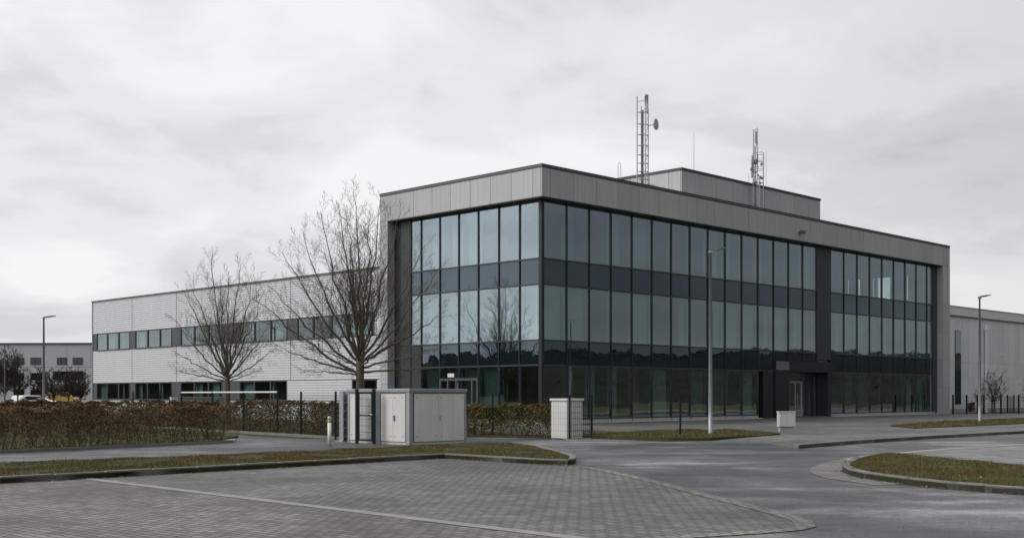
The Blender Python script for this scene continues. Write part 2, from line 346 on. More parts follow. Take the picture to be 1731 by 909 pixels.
def kerb(name, pts, wd, z0, z1, side=1, closed=False, m='kerb', gap=1.0):
    """a row of kerbstones along pts; each stone a box with a thin joint"""
    mb = MB(); P = [Vector(p) for p in pts]
    if closed: P.append(P[0])
    n = len(P)
    # resample
    seg = [];
    for i in range(n-1):
        L = (P[i+1]-P[i]).length; k = max(1, round(L/gap))
        for j in range(k): seg.append(P[i].lerp(P[i+1], j/k))
    seg.append(P[-1])
    offs = []
    for i in range(len(seg)):
        a = seg[max(i-1, 0)] if not (closed and i == 0) else seg[-2]
        c = seg[min(i+1, len(seg)-1)] if not (closed and i == len(seg)-1) else seg[1]
        d = (c-a).normalized(); offs.append(Vector((-d.y, d.x))*wd*side)
    rr = random.Random(5)
    for i in range(len(seg)-1):
        a, b, c, d = seg[i], seg[i+1], seg[i+1]+offs[i+1], seg[i]+offs[i]
        s = 0.006/max(0.1, (b-a).length); a2, b2 = a.lerp(b, s), b.lerp(a, s); d2, c2 = d.lerp(c, s), c.lerp(d, s)
        zt = z1 + rr.uniform(-0.004, 0.004)
        o = [a2, b2, c2, d2]
        if (o[1]-o[0]).cross(o[2]-o[1]) < 0: o = [o[1], o[0], o[3], o[2]]
        i0 = len(mb.v); ch = 0.015; ce = sum(o, Vector((0, 0)))/4
        mb.v += [(p.x, p.y, z0) for p in o] + [(p.x, p.y, zt-ch) for p in o] + [tuple((*(p + (ce-p).normalized()*ch*1.2), zt)) for p in o]
        for r in (0, 4):
            for k in range(4): mb.f.append((i0+r+k, i0+r+(k+1) % 4, i0+r+4+(k+1) % 4, i0+r+4+k)); mb.m.append(0)
        mb.f.append((i0+8, i0+9, i0+10, i0+11)); mb.m.append(0)
    return struct(name, mb, M[m])
# near grass verge: front kerb line, tip, back line
tipk = [Vector(p) for p in G((960, 786), (972, 784), (974, 780), (966, 775))]
vb = [Vector(p) for p in G((935, 766), (900, 757), (872, 754), (830, 754), (700, 759), (600, 764), (400, 773), (200, 781), (0, 789))]
vback_far = vb[-1] + (vb[-1]-vb[-2]).normalized()*14
front = [pkL, KA, KB, Vector((0.5, 25.6))] + tipk
kerb('verge_kerb', front + vb[:3], 0.13, 0.0, 0.125, 1)
verge = front + vb + [vback_far]
struct('verge_grass', (lambda m: (m.slab([tuple(p) for p in verge], 0.002, 0.095), m)[1])(MB()), M['soil'])
kerb('verge_edging', vb[2:] + [vback_far], 0.06, 0.0, 0.06, -1)
# right-hand island
isl = [Vector(p) for p in G((1424, 797), (1434, 803), (1460, 809), (1530, 819), (1600, 827), (1731, 837), (1900, 846), (2150, 852), (2150, 812), (1900, 806), (1731, 794), (1620, 783), (1545, 775), (1510, 773), (1482, 774), (1455, 779), (1434, 786), (1424, 792))]
kerb('island_kerb', isl, 0.15, 0.0, 0.125, 1, closed=True, gap=0.8)
struct('island_grass', (lambda m: (m.slab([tuple(p) for p in isl], 0.002, 0.10), m)[1])(MB()), M['soil'])
apr = isl[12:] + isl[:4]
struct('island_apron', ribbon(apr, 0.62, 0.012, -1), M['pave_e'])
struct('concrete_pad', flat([Vector(p) for p in G((1530, 774), (1500, 769), (1570, 762), (1640, 757), (1731, 753), (1900, 744), (2150, 735), (2150, 808), (1731, 793), (1620, 782))], 0.008), M['concrete'])
struct('gutter_strip', ribbon(G((1440, 777), (1500, 769), (1570, 762), (1640, 757), (1731, 752), (1900, 743)), 0.22, 0.014, 1), M['conc'])
# far kerb, pavement and forecourt (rises gently to 0.1)
far = [(960, 746), (1000, 745), (1100, 745), (1200, 747), (1300, 749), (1350, 752), (1400, 748), (1500, 741), (1600, 735), (1731, 728), (1900, 720), (2200, 708)]
fz = [0.012]*4 + [0.035] + [0.10]*7
fpts = [Vector((*g(a, b, zz if zz > 0.05 else 0.012).xy, zz)) for (a, b), zz in zip(far, fz)]
CB = Vector((1.43, 56.6)); uR = Vector((0.7043, 0.7099)); uL = Vector((-0.7099, 0.7043))
def BL(a, b): return CB + uR*a + uL*b
mid = [(950, 741), (1000, 739), (1060, 742), (1150, 744), (1300, 737), (1345, 735), (1400, 732), (1500, 727), (1600, 721), (1731, 716), (1900, 709), (2200, 699)]
mpts = [Vector((*g(a, b, 0.10 if k > 3 else 0.03).xy, 0.10 if k > 3 else 0.03)) for k, (a, b) in enumerate(mid)]
mb = MB()
for i in range(len(fpts)-1): mb.quad(fpts[i], fpts[i+1], mpts[i+1], mpts[i])
struct('pavement', mb, M['pave_c'])
mb = MB()
for i in range(len(fpts)-1):
    a, b = fpts[i], fpts[i+1]; mb.quad((a.x, a.y, 0), (b.x, b.y, 0), b - Vector((0,0,.001)), a - Vector((0,0,.001)))
struct('pavement_edge', mb, M['kerb'])
kerb('road_kerb', [p.xy for p in fpts[5:]], 0.13, 0.0, 0.115, 1)
mb = MB()
back = [BL(-6, 1.0), BL(-1, -1), BL(2, 0.6), BL(8, 0.6), BL(14, 0.6), BL(18, 0.6), BL(22, 0.6), BL(27, 0.6), BL(34, 0.6), BL(44.3, 0.6), BL(52, -4), BL(70, -9)]
for i in range(len(mpts)-1):
    a, b = mpts[i], mpts[i+1]; c, d = Vector((*back[i+1], 0.10)), Vector((*back[i], 0.10))
    mb.quad(a - Vector((0, 0, 0.004)), b - Vector((0, 0, 0.004)), c, d)
struct('forecourt', mb, M['pave_b'])
def grasspatch(name, pts, z, th=0.03):
    mb = MB(); mb.slab([tuple(g(a, b, z).xy) for a, b in pts], z-0.12, z+th); return struct(name, mb, M['soil'])
gp1 = [(1050, 739), (1130, 741), (1200, 741), (1300, 736), (1320, 734), (1290, 731), (1230, 727), (1160, 727), (1060, 731), (1005, 733), (1000, 737)]
gp2 = [(1505, 720), (1545, 724), (1640, 720), (1731, 716), (1900, 709), (1900, 703), (1731, 707.5), (1640, 711), (1570, 714)]
gp3 = [(1609, 707), (1680, 706.5), (1800, 705), (2100, 700), (2100, 694), (1800, 697), (1660, 698.5), (1609, 700)]
grasspatch('lawn', gp1, 0.10); grasspatch('lawn', gp2, 0.10)
# bed under the front hedge with its edging
HA = Vector((-13.25, 30.6)); HB = Vector((-8.75, 36.85)); HD = (HB-HA).normalized(); HN = Vector((-HD.y, HD.x))
HS = HA - HD*9
bed = [HS, HB, HB + HN*1.2, Vector((-9.6, 41.5)), Vector((-12.8, 47)), Vector((-20, 57)), HS + HN*22]
struct('hedge_bed', (lambda m: (m.slab([tuple(p) for p in bed], 0.0, 0.05), m)[1])(MB()), M['soil'])
kerb('bed_kerb', [HS, HB, HB + HN*1.25], 0.10, 0.0, 0.08, -1)
bed2 = [Vector((-5.75, 39.9)), Vector((-10.3, 45.9)), Vector((-18, 56)), Vector((-9, 60)), Vector((-3, 47)), Vector((-4.4, 41))]
struct('fence_bed', (lambda m: (m.slab([tuple(p) for p in bed2], 0.0, 0.05), m)[1])(MB()), M['soil'])
kerb('bed_kerb', [bed2[0], bed2[1], bed2[2]], 0.10, 0.0, 0.09, 1)
bed3 = [Vector((-2.2, 42.2)), Vector((1.75, 40.6)), Vector((3.6, 41.0)), Vector((5.4, 44.5)), Vector((1, 50)), Vector((-4, 48))]
struct('lawn', (lambda m: (m.slab([tuple(p) for p in bed3], 0.0, 0.045), m)[1])(MB()), M['soil'])

# ------------------------------------------------------------------ grass, leaves
def inpoly(p, poly):
    c = False; n = len(poly)
    for i in range(n):
        a, b = poly[i], poly[i-1]
        if (a[1] > p[1]) != (b[1] > p[1]) and p[0] < (b[0]-a[0])*(p[1]-a[1])/(b[1]-a[1])+a[0]: c = not c
    return c
def inview(p, m=0.03): return p[1] > 5 and abs(p[0])/p[1] < 0.433 + m
def grass(name, poly, z, n, h, label, seed=1, wd=0.006):
    rr = random.Random(seed); mb = MB()
    P = [tuple(p) for p in poly]; x0 = min(p[0] for p in P); x1 = max(p[0] for p in P); y0 = min(p[1] for p in P); y1 = max(p[1] for p in P)
    k = 0; t = 0
    while k < n and t < n*40:
        t += 1
        p = (rr.uniform(x0, x1), rr.uniform(y0, y1))
        if not inview(p) or not inpoly(p, P): continue
        nz = noise.noise(Vector((p[0]*1.1, p[1]*1.1, seed)))
        if nz < -0.12 and rr.random() < 0.85: continue
        k += 1; a = rr.uniform(0, 6.28); hh = h*rr.uniform(0.4, 1.2)*(1+0.7*nz); l = hh*rr.uniform(0.1, 0.9); b = rr.uniform(0, 6.28)
        ww = wd*rr.uniform(0.6, 1.4); dx, dy = math.cos(a)*ww, math.sin(a)*ww
        mb.tri((p[0]-dx, p[1]-dy, z-0.005), (p[0]+dx, p[1]+dy, z-0.005), (p[0]+math.cos(b)*l, p[1]+math.sin(b)*l, z+hh))
    o = mb.build(name, M['grassblade']); return tag(o, label, 'grass', kind='stuff')
grass('grass', verge, 0.095, 60000, 0.035, 'short worn grass on the kerbed verge beside the paver parking', 3)
grass('grass', isl, 0.10, 42000, 0.04, 'short grass on the rounded kerbed island at the right', 4)
grass('grass', [g(a, b, 0.1).xy for a, b in gp1], 0.13, 16000, 0.06, 'short grass patch around the lamp post in front of the glass facade', 5, 0.010)
grass('grass', [g(a, b, 0.1).xy for a, b in gp2], 0.13, 14000, 0.07, 'grass strip between forecourt and pavement at the far right', 6, 0.015)
grass('grass', bed, 0.05, 14000, 0.07, 'grass showing under the long front hedge', 7, 0.012)
grass('grass', bed2, 0.05, 8000, 0.07, 'grass behind the green mesh fence', 8, 0.014)
grass('grass', bed3, 0.045, 8000, 0.05, 'thin grass beside the white pillar', 9, 0.012)
def leaves(mb, p, s, rr, m=0, flatness=0.0):
    n = Vector((rr.gauss(0, 1), rr.gauss(0, 1), rr.gauss(0, 1)+flatness)).normalized()
    a = n.orthogonal().normalized(); b = n.cross(a); t = rr.uniform(0, 6.28)
    a, b = a*math.cos(t)+b*math.sin(t), b*math.cos(t)-a*math.sin(t)
    mb.quad(p-a*s, p-b*s*0.55, p+a*s, p+b*s*0.55, m)
rr = random.Random(11); mb = MB()
def litter(pts, n, spread, side):
    P = [Vector(p) for p in pts]
    L = [(P[i+1]-P[i]).length for i in range(len(P)-1)]; T = sum(L)
    for _ in range(n):
        t = rr.uniform(0, T); i = 0
        while i < len(L)-1 and t > L[i]: t -= L[i]; i += 1
        d = (P[i+1]-P[i]).normalized(); q = P[i]+d*t + Vector((-d.y, d.x))*side*abs(rr.gauss(0, spread))
        if inview(q): leaves(mb, Vector((*q, 0.022)), rr.uniform(0.012, 0.028), rr, flatness=3.5)
litter([KA-KD*3, KB, tip], 420, 0.10, -1); litter([KA-KD*3, KB, tip], 120, 0.6, -1)
litter([isl[i] for i in range(0, 7)], 160, 0.10, -1)
litter([HS, HB], 160, 0.12, -1)
for _ in range(150):
    q = g(rr.uniform(0, 1731), rr.uniform(790, 905)).xy; leaves(mb, Vector((*q, 0.024)), rr.uniform(0.008, 0.018), rr, flatness=4)
for P_, z_ in ((verge, .125), (isl, .13)):
    for _ in range(900):
        q = Vector((rr.uniform(-12, 14), rr.uniform(15, 36)))
        if inview(q) and inpoly(q, [tuple(p) for p in P_]): leaves(mb, Vector((*q, z_)), rr.uniform(0.012, 0.028), rr, flatness=2)
tag(mb.build('fallen_leaves', M['leaf_fallen']), 'dead brown leaves scattered along the kerbs and on the grass', 'leaves', kind='stuff')

# ------------------------------------------------------------------ main building (local frame: x along right facade, y along left facade)
ROT = math.atan2(uR.y, uR.x)
LX, LY = 44.2, 12.29; ZT = 12.56; ZS = 11.0
B = empty('office_building', (CB.x, CB.y, 0), ROT, 'three storey office building with dark glass facades framed in grey metal', 'building')
rr = random.Random(21)
# frame cladding panels
def panels(mb, axis, lo, hi, pitch0, pitch, z0, z1, zsplit=None, depth=0.06, m=0):
    ps = [lo]; t = pitch0
    while t < hi - 0.15:
        if t > lo + 0.15: ps.append(t)
        t += pitch
    ps.append(hi); gp = 0.012
    for i in range(len(ps)-1):
        for (u, v) in ([(z0, z1)] if zsplit is None else zsplit):
            if axis == 'x': mb.box(ps[i]+gp, ps[i+1]-gp, 0, depth, u+gp, v-gp, m)
            else: mb.box(0, depth, ps[i]+gp, ps[i+1]-gp, u+gp, v-gp, m)
mb = MB()
panels(mb, 'x', 0.0, LX, 0.6, 1.7, ZS, ZT-0.16)
mb2 = MB(); panels(mb2, 'y', 0.062, LY, 0.6, 1.47, ZS, ZT-0.16); mb.v_off = 0
i0 = len(mb.v); mb.v += mb2.v; mb.f += [tuple(i+i0 for i in f) for f in mb2.f]; mb.m += mb2.m
PR = 43.05; PLy = 11.62
zs = [(0.1, 2.1), (2.1, 4.1), (4.1, 6.1), (6.1, 8.2), (8.2, ZS)]
for u, v in zs:   # pillars at both ends
    mb.box(PR, LX, 0, 0.06, u+0.006, v-0.006); mb.box(LX-0.06, LX, 0.07, 0.6, u+.006, v-.006); mb.box(PR, PR+0.06, 0.07, 0.5, u+.006, v-.006)
    mb.box(0, 0.06, PLy, LY, u+.006, v-.006); mb.box(0.07, 0.5, PLy, PLy+0.06, u+.006, v-.006); mb.box(0.07, 0.6, LY-0.06, LY, u+.006, v-.006)
mb.build('facade_frame', M['clad'], B)
mb = MB()   # core of frame behind the panels (joints show dark)
mb.box(0.03, LX-0.03, 0.035, 0.62, ZS+0.03, ZT-0.17); mb.box(0.035, 0.62, 0.63, LY-0.03, ZS+0.03, ZT-0.17)
mb.box(PR+0.035, LX-0.03, 0.03, 0.6, 0.1, ZS+0.02); mb.box(0.03, 0.6, PLy+0.035, LY-0.03, 0.1, ZS+0.02)
mb.box(0.01, LX-0.01, 0.012, 0.6, ZS-0.05, ZS-0.001); mb.box(0.012, 0.6, 0.61, LY-0.02, ZS-0.05, ZS-0.001)
mb.build('frame_core', M['black'], B)
mb = MB()
mb.box(-0.03, LX+0.03, -0.035, 0.34, ZT-0.04, ZT); mb.box(-0.035, 0.34, 0.35, LY+0.02, ZT-0.04, ZT)
mb.build('parapet_cap', M['flash'], B)
mb = MB()
mb.box(-0.008, LX+0.01, -0.012, 0.30, ZT-0.10, ZT-0.042); mb.box(-0.012, 0.30, 0.31, LY, ZT-0.10, ZT-0.042)
mb.build('parapet_trim', M['flash2'], B)
mb = MB()
mb.box(-0.018, LX+0.01, -0.024, 0.30, ZT-0.155, ZT-0.103); mb.box(-0.024, 0.30, 0.31, LY, ZT-0.155, ZT-0.103)
mb.build('drip_edge', M['flash'], B)
mb = MB(); mb.box(0.3, LX-0.02, 0.35, LY-0.02, 11.6, 11.9); mb.build('roof', M['conc'], B)
# rear and side walls
mb = MB()
mb.box(0.6, LX, LY-0.3, LY-0.01, 0.0, 8.75)
xs = [0.6, 27, 28.6, 29.2, 29.9, 30.35, 31.5, 31.95, 34.6, 34.9, 37.7, 38.0, 38.5, 39.3, LX]
mb.box(0.6, LX, LY-0.3, LY-0.01, 9.75, 11.6)
mb.box(0.6, LX, LY-0.3, LY-0.01, 8.75, 9.75)
mb.build('rear_wall', M['clad'], B)
m = MB(); m.box(LX-0.3, LX, 0.62, LY-0.31, 0.0, 8.75); m.box(LX-0.3, LX, 0.62, LY-0.31, 10.55, 11.6)
for a, b in ((.62, 3.15), (3.35, 3.75), (4.35, 4.6), (5.75, 5.95), (6.15, 7.0), (7.4, 8.1), (8.3, LY-.31)): m.box(LX-0.3, LX, a, b, 8.76, 10.54)
m.build('side_wall', M['clad'], B)
# curtain walling
GX = [0.62, 2.3, 4.0, 5.7, 7.4, 9.1, 10.8, 12.5, 14.2, 15.9, 17.6, 19.3, 21.0, 22.68, 24.34, 26.0]
GX2 = [27.72, 29.46, 31.2, 32.93, 34.65, 36.35, 38.05, 39.75, 41.45, 42.35]
GY = [0.62, 1.96, 3.42, 4.91, 6.38, 7.85, 9.35, 10.2]
ZL = [0.30, 2.95, 4.16, 6.87, 8.12, 10.95]      # base, sp1 bottom, sp1 top, sp2 bottom, sp2 top, head
P0 = 0.45
def pane(axis, a, b, z0, z1, spandrel=False, name=None):
    m = MB(); t = 0.012; y = P0 + 0.045 + rr.uniform(0, 0.002); k = rr.uniform(-0.007, 0.007)
    if axis == 'x': m.box(a+0.03, b-0.03, y, y+t, z0+0.03, z1-0.03)
    else: m.box(y, y+t, a+0.03, b-0.03, z0+0.03, z1-0.03)
    # each pane sits a hair out of true, as real units do
    m.v = [((v[0]+(v[2]-z0)*k*0.4, v[1], v[2]) if axis == 'y' else (v[0], v[1]+(v[2]-z0)*k*0.4, v[2])) for v in m.v]
    return m.build(name or ('spandrel_panel' if spandrel else 'window'), M['spandrel'] if spandrel else M['glass'], B)
segs = [(GX, 'x'), (GX2, 'x'), (GY, 'y')]
ENT = (21.0, 27.72)
rows = [(0, 1, False), (1, 2, True), (2, 3, False), (3, 4, True), (4, 5, False)]
for arr, ax in segs:
    for i in range(len(arr)-1):
        for r0, r1, spn in rows:
            if ax == 'x' and r0 == 0 and 19.2 < arr[i] < 27: continue
            if ax == 'y' and i == 6 and r0 <= 1: continue
            if ax == 'y' and r0 == 0 and i in (4, 3): continue
            pane(ax, arr[i], arr[i+1], ZL[r0], ZL[r1], spn)
def vm(ax, t, z0, z1, hw=0.027, d0=-0.012, d1=0.14):
    m = MB()
    if ax == 'x': m.box(t-hw, t+hw, P0+d0, P0+d1, z0, z1)
    else: m.box(P0+d0, P0+d1, t-hw, t+hw, z0, z1)
    m.build('mullion', M['mullion'], B)
for arr, ax in segs:
    for t in arr:
        z0 = 0.12
        if ax == 'x' and 20.9 < t < 27: z0 = 2.95 if t < 21.5 else 3.62
        if ax == 'x' and t == GX[0]: continue
        if ax == 'y' and (t == GY[0]): continue
        vm(ax, t, z0, ZS-0.05)
m = MB(); m.box(P0-0.03, P0+0.17, P0-0.03, P0+0.17, 0.12, ZS-0.05); m.build('corner_post', M['mullion'], B)
def tr(ax, a, b, z, hh=0.04):
    m = MB()
    if ax == 'x': m.box(a, b, P0-0.008, P0+0.15, z-hh, z+hh)
    else: m.box(P0-0.008, P0+0.15, a, b, z-hh, z+hh)
    m.build('transom', M['transom'], B)
for z in ZL:
    for a, b in ((0.66, 26.0), (27.72, 42.35)):
        if z < 1: 
            if a < 1: b = 19.3
        tr('x', a, b, z, 0.035 if z < 10 else 0.05)
    tr('y', 0.66, 10.2 if z > 4 else 9.35, z, 0.035)
# dark cladding panels
for bx_ in ((26.04, 26.84, P0-0.01, P0+0.3, ZL[1]+0.8, ZS-0.05), (26.87, 27.68, P0-0.01, P0+0.3, ZL[1]+0.8, ZS-0.05),
    (42.39, 42.72, P0-0.01, P0+0.3, 0.1, ZS-0.05), (42.74, PR-0.002, P0-0.01, P0+0.3, 0.1, ZS-0.05),
    (P0-0.01, P0+0.3, 10.24, 10.98, 0.1, ZS-0.05), (P0+0.1, P0+0.3, 11.0, PLy-0.002, 0.1, ZS-0.05), (P0+0.02, P0+0.3, 9.39, 10.2, 0.1, 4.13)):
    m = MB(); m.box(*bx_); m.build('dark_panel', M['clad_dark'], B)
m = MB(); m.box(27.70, 42.9, 0.44, 0.6, 0.0, 0.265); m.build('plinth', M['conc'], B)
m = MB(); m.box(0.40, 19.34, 0.44, 0.6, 0.0, 0.265); m.box(0.44, 0.6, 0.61, PLy, 0.0, 0.265); m.build('plinth', M['conc'], B); m = MB(); m.box(PR-0.1, LX+0.03, -0.03, 0.65, 0.0, 0.14); m.build('pillar_foot', M['conc'], B); m = MB(); m.box(-0.03, 0.65, PLy-0.05, LY+0.02, 0.0, 0.14)
m.build('pillar_foot', M['conc'], B)
m = MB()  # stone strip at the foot
m.box(0.1, 19.3, 0.12, 0.42, 0.0, 0.13); m.build('plinth_strip', M['conc_l'], B); m = MB(); m.box(28.0, 42.9, 0.15, 0.42, 0.0, 0.12)
m.build('plinth_strip', M['conc_l'], B)
# interiors
m = MB()
for z0, z1 in ((3.0, 4.1), (6.92, 8.05), (11.0, 11.58)):
    m.box(0.72, LX-0.35, 0.74, LY-0.35, z0, z1)
m.build('floor_slab', M['ceil'], B)
m = MB(); m.box(0.66, LX-0.35, 0.66, LY-0.35, 0.02, 0.12); m.build('ground_slab', M['carpet'], B)
m = MB(); m.box(0.75, LX-0.4, 0.75, LY-0.4, 4.101, 4.12); m.box(0.75, LX-0.4, 0.75, LY-0.4, 8.051, 8.07); m.build('carpet', M['carpet'], B)
m = MB()
m.box(5, 26, 5.6, 5.8, 0.12, 3.0); m.box(5, 40, 5.6, 5.8, 4.1, 6.92); m.box(4, 26, 6.2, 6.4, 8.05, 11.0)
for x in (9.1, 17.6, 26.9): m.box(x-0.08, x+0.08, 0.9, 5.6, 4.1, 6.92); m.box(x-0.08, x+0.08, 0.9, 5.6, 8.05, 11)
m.box(34.6, 34.8, 1.5, 6, 0.12, 3.0)
m.build('partition_wall', M['inner'], B)
m = MB()
for x in (3.9, 9.2, 14.3, 19.4, 29.4, 34.6, 39.7):
    for z0, z1 in ((0.12, 3.0), (4.1, 6.92), (8.05, 11.0)): m.box(x-0.2, x+0.2, 1.6, 2.0, z0, z1)
m.build('column', M['inner'], B)
def curtain(ax, a, b, z0, z1, mm):
    m = MB(); d = P0 + rr.uniform(0.34, 0.42); n = max(3, int((b-a)/0.06)); pts = []
    for i in range(n+1): pts.append((a+(b-a)*i/n, d + (0.022 if i % 2 else -0.022)))
    for i in range(n):
        (u0, w0), (u1, w1) = pts[i], pts[i+1]
        for o, fl in ((0, 1), (0.006, 0)):
            q = [(u0, w0+o, z0), (u1, w1+o, z0), (u1, w1+o, z1), (u0, w0+o, z1)]
            if ax == 'y': q = [(v, u, z) for u, v, z in q]
            m.quad(*q)
    m.build('curtain', mm, B)
for arr, ax in segs:
    for i in range(len(arr)-1):
        a, b = arr[i], arr[i+1]; w_ = b-a
        top = ax == 'x' and a > 27
        for fl, (z0, z1) in enumerate(((0.2, 2.9), (4.2, 6.8), (8.15, 10.9))):
            if fl == 0 and ax == 'x' and 19.2 < a < 27: continue
            u = rr.random()
            if fl == 0: mm = M['curtain_g'] if rr.random() < 0.6 else M['curtain']
            else: mm = M['curtain']
            if fl == 2 and (top or u < 0.55):
                if top: continue
                if u < 0.3: continue
                curtain(ax, a+0.06, a+rr.uniform(0.25, 0.5), z0, z1, mm); continue
            if fl == 1:
                if u < 0.25: curtain(ax, a+0.06, a+0.35, z0, z1, mm)
                elif u < 0.5: curtain(ax, a+0.06, b-0.06, z0, z1, mm)
                elif u < 0.8: curtain(ax, a+rr.uniform(.3, .8), b-0.06, z0, z1, mm)
                else: curtain(ax, b-0.6, b-0.06, z0, z1, mm)
            elif fl == 0:
                if u < 0.22: pass
                elif u < 0.75: curtain(ax, a+rr.uniform(0.1, 0.5), b-0.06, z0, z1, mm)
                else: curtain(ax, a+0.06, a+rr.uniform(0.5, 0.9), z0, z1, mm)
            else: curtain(ax, a+0.06, b-rr.uniform(0.06, 0.9), z0, z1, mm)
# entrance in the right facade: dark pylon with a plate, fascia, and a glazed screen set back in a recess
EY = 1.27
for nm, bx_ in (('entrance_reveal', (19.34, 19.82, .98, 1.1, 0.1, 2.9)), ('entrance_reveal', (19.82, 21.03, P0-.01, 1.1, 0.1, 2.9)),
    ('entrance_pylon', (21.05, 22.62, P0-.09, EY+.1, 0.1, 3.6)), ('entrance_fascia', (22.63, 27.70, P0-.06, P0+.2, 2.93, 3.6)),
    ('entrance_soffit', (22.63, 27.3, P0+.2, EY+.12, 2.9, 2.99)), ('entrance_jamb', (27.30, 27.70, P0-.03, EY+.12, 0.1, 2.925))):
    m = MB(); m.box(*bx_); m.build(nm, M['black'], B)
m = MB(); m.box(21.12, 22.55, P0-0.11, P0-0.091, 3.02, 3.54); m.build('sign_plate', M['galv_d'], B)
m = MB(); m.box(22.63, 27.3, P0-.02, EY+2.5, 0.105, 0.125); m.build('door_mat', M['carpet'], B)
ent = MB()
for t in (23.9, 25.6, 26.45, 27.22): ent.box(t-.04, t+.04, EY, EY+.1, .126, 2.9)
ent.box(23.94, 25.56, EY+.002, EY+.098, 2.38, 2.47)
ent.box(22.63, 23.86, EY+.002, EY+.09, .126, 2.9)
eo = ent.build('entrance_screen', M['trimgrey'], B)
for a_, b_, c_, d_ in ((23.94, 25.56, 2.47, 2.88), (25.64, 26.41, .14, 2.88), (26.49, 27.18, .14, 2.88)):
    m = MB(); m.box(a_, b_, EY+.04, EY+.05, c_, d_); m.build('screen_glass', M['glass'], eo)
m = MB()
for a_, b_, c_, d_ in ((23.95, 24.07, .14, 2.37), (25.43, 25.55, .14, 2.37), (24.07, 25.43, .14, .28), (24.07, 25.43, 2.25, 2.37), (24.72, 24.80, .28, 2.25)): m.box(a_, b_, EY-.03, EY+.03, c_, d_)
do = m.build('door', M['galv'], B)
for a_, b_ in ((24.07, 24.72), (24.80, 25.43)): m = MB(); m.box(a_, b_, EY-.005, EY+.005, .28, 2.25); m.build('door_glass', M['glass'], do)
m = MB(); m.tube([(24.9, EY-.1, .9), (24.9, EY-.1, 1.6)], .02); m.tube([(24.9, EY-.1, 1.0), (24.9, EY-.03, 1.0)], .012); m.tube([(24.9, EY-.1, 1.5), (24.9, EY-.03, 1.5)], .012); m.build('door_handle', M['galv'], do)
m = MB(); m.box(25.7, 26.35, EY+.3, EY+.31, .15, 2.88); m.box(26.6, 27.1, EY+.3, EY+.31, .15, 2.88); m.build('curtain', M['curtain_g'], B)
# double door in the left facade, between GY[3] and GY[5]
a, b = 4.91, 7.85
for u, v in ((4.91, 6.38), (6.38, 7.85)): pane('y', u, v, 2.35, 2.95)
m = MB(); m.box(P0-.02, P0+.12, a+.04, b-.04, 2.24, 2.36)
for t in (a+.06, 5.35, 6.55, 7.2, b-.06): m.box(P0-.02, P0+.12, t-.05, t+.05, 0.12, 2.24)
dl = m.build('side_door', M['trimgrey'], B)
m = MB(); m.box(P0+.04, P0+.05, a+.1, b-.1, 0.14, 2.24); m.build('door_glass', M['glass'], dl)
m = MB(); m.tube([(P0-.08, 6.35, 1.0), (P0-.08, 6.35, 2.1)], 0.018); m.build('door_handle', M['galv'], dl)
m = MB(); m.box(P0+.03, P0+.034, 6.75, 7.25, 2.42, 2.62); m.build('door_notice', M['white'], B)
# roof block
rb = MB(); bx0, by0 = 15.57-0.0, 3.33; bl = 15.8; zt = 14.94
ps = [bx0 + 1.78*k for k in range(0, 9)] + [bx0+bl]
for i in range(len(ps)-1): rb.box(ps[i]+.012, ps[i+1]-.012, by0, by0+.06, 11.9, zt-.16)
ys = [by0+.07, by0+0.95, by0+2.4, by0+3.9, by0+5.4, by0+7.4]
for i in range(len(ys)-1): rb.box(bx0, bx0+.06, ys[i]+.012, ys[i+1]-.012, 11.9, zt-.16); rb.box(bx0+bl-.06, bx0+bl, ys[i]+.012, ys[i+1]-.012, 11.9, zt-.16)
rbo = rb.build('roof_block', M['clad'], B)
m = MB(); m.box(bx0+.03, bx0+bl-.03, by0+.03, by0+7.4, 11.9, zt-.17); m.build('block_core', M['black'], rbo)
m = MB(); m.box(bx0-.04, bx0+bl+.04, by0-.04, by0+7.45, zt-.15, zt); m.build('block_cap', M['flash'], rbo)
m = MB(); m.box(20.6, 20.9, by0-.05, by0-.001, 12.85, 13.0); m.tube([(20.75, by0-.05, 12.92), (20.75, by0-.3, 12.98)], .03); m.box(20.6, 21.0, by0-.45, by0-.28, 12.9, 13.06); m.build('roof_lamp', M['galv'], rbo)
# security lamp on the parapet (right facade)
m = MB(); m.box(23.05, 23.2, -0.2, -0.001, 11.46, 11.54); m.box(22.92, 23.32, -0.36, -0.18, 11.40, 11.60); m.build('wall_floodlight', M['lamp_d'], B, bevel=.01)

# ------------------------------------------------------------------ wing
W = empty('warehouse_wing', (CB.x, CB.y, 0), ROT, 'long two storey building wing in pale corrugated metal with window bands', 'building')
WX = 0.3; Y0, Y1 = LY+0.02, 47.4; WZ = 8.6
def corr(m, y0, y1, z0, z1, x=WX, pitch=0.15, dep=0.020):
    n = max(1, round((z1-z0)/pitch)); p = (z1-z0)/n; prof = []
    for k in range(n):
        zb = z0+k*p; prof += [(0, zb), (0, zb+p*0.42), (dep, zb+p*0.54), (dep, zb+p*0.88)]
    prof.append((0, z1)); i0 = len(m.v)
    for d, z in prof: m.v += [(x+d, y0, z), (x+d, y1, z)]
    for k in range(len(prof)-1):
        i = i0+2*k; m.f.append((i, i+2, i+3, i+1)); m.m.append(0)
m = MB()
J = [Y0, 15.17, 21.25, 28.21, 34.82, 41.13, Y1]
WB0, WB1 = 4.84, 6.10; LB0, LB1 = 1.17, 2.37
for i in range(len(J)-1):
    a, b = J[i]+.02, J[i+1]-.02
    corr(m, a, b, 6.13, WZ-.1); corr(m, a, b, 2.40, 4.81); corr(m, a, b, 0.1, 1.14)
corr(m, Y0+.02, 13.1, 4.84, 6.1)
corr(m, Y0+.02, 12.9, 1.17, 2.37); corr(m, 15.2, 21.6, 1.17, 2.37)
m.build('corrugated_wall', M['corr'], W)
m = MB()
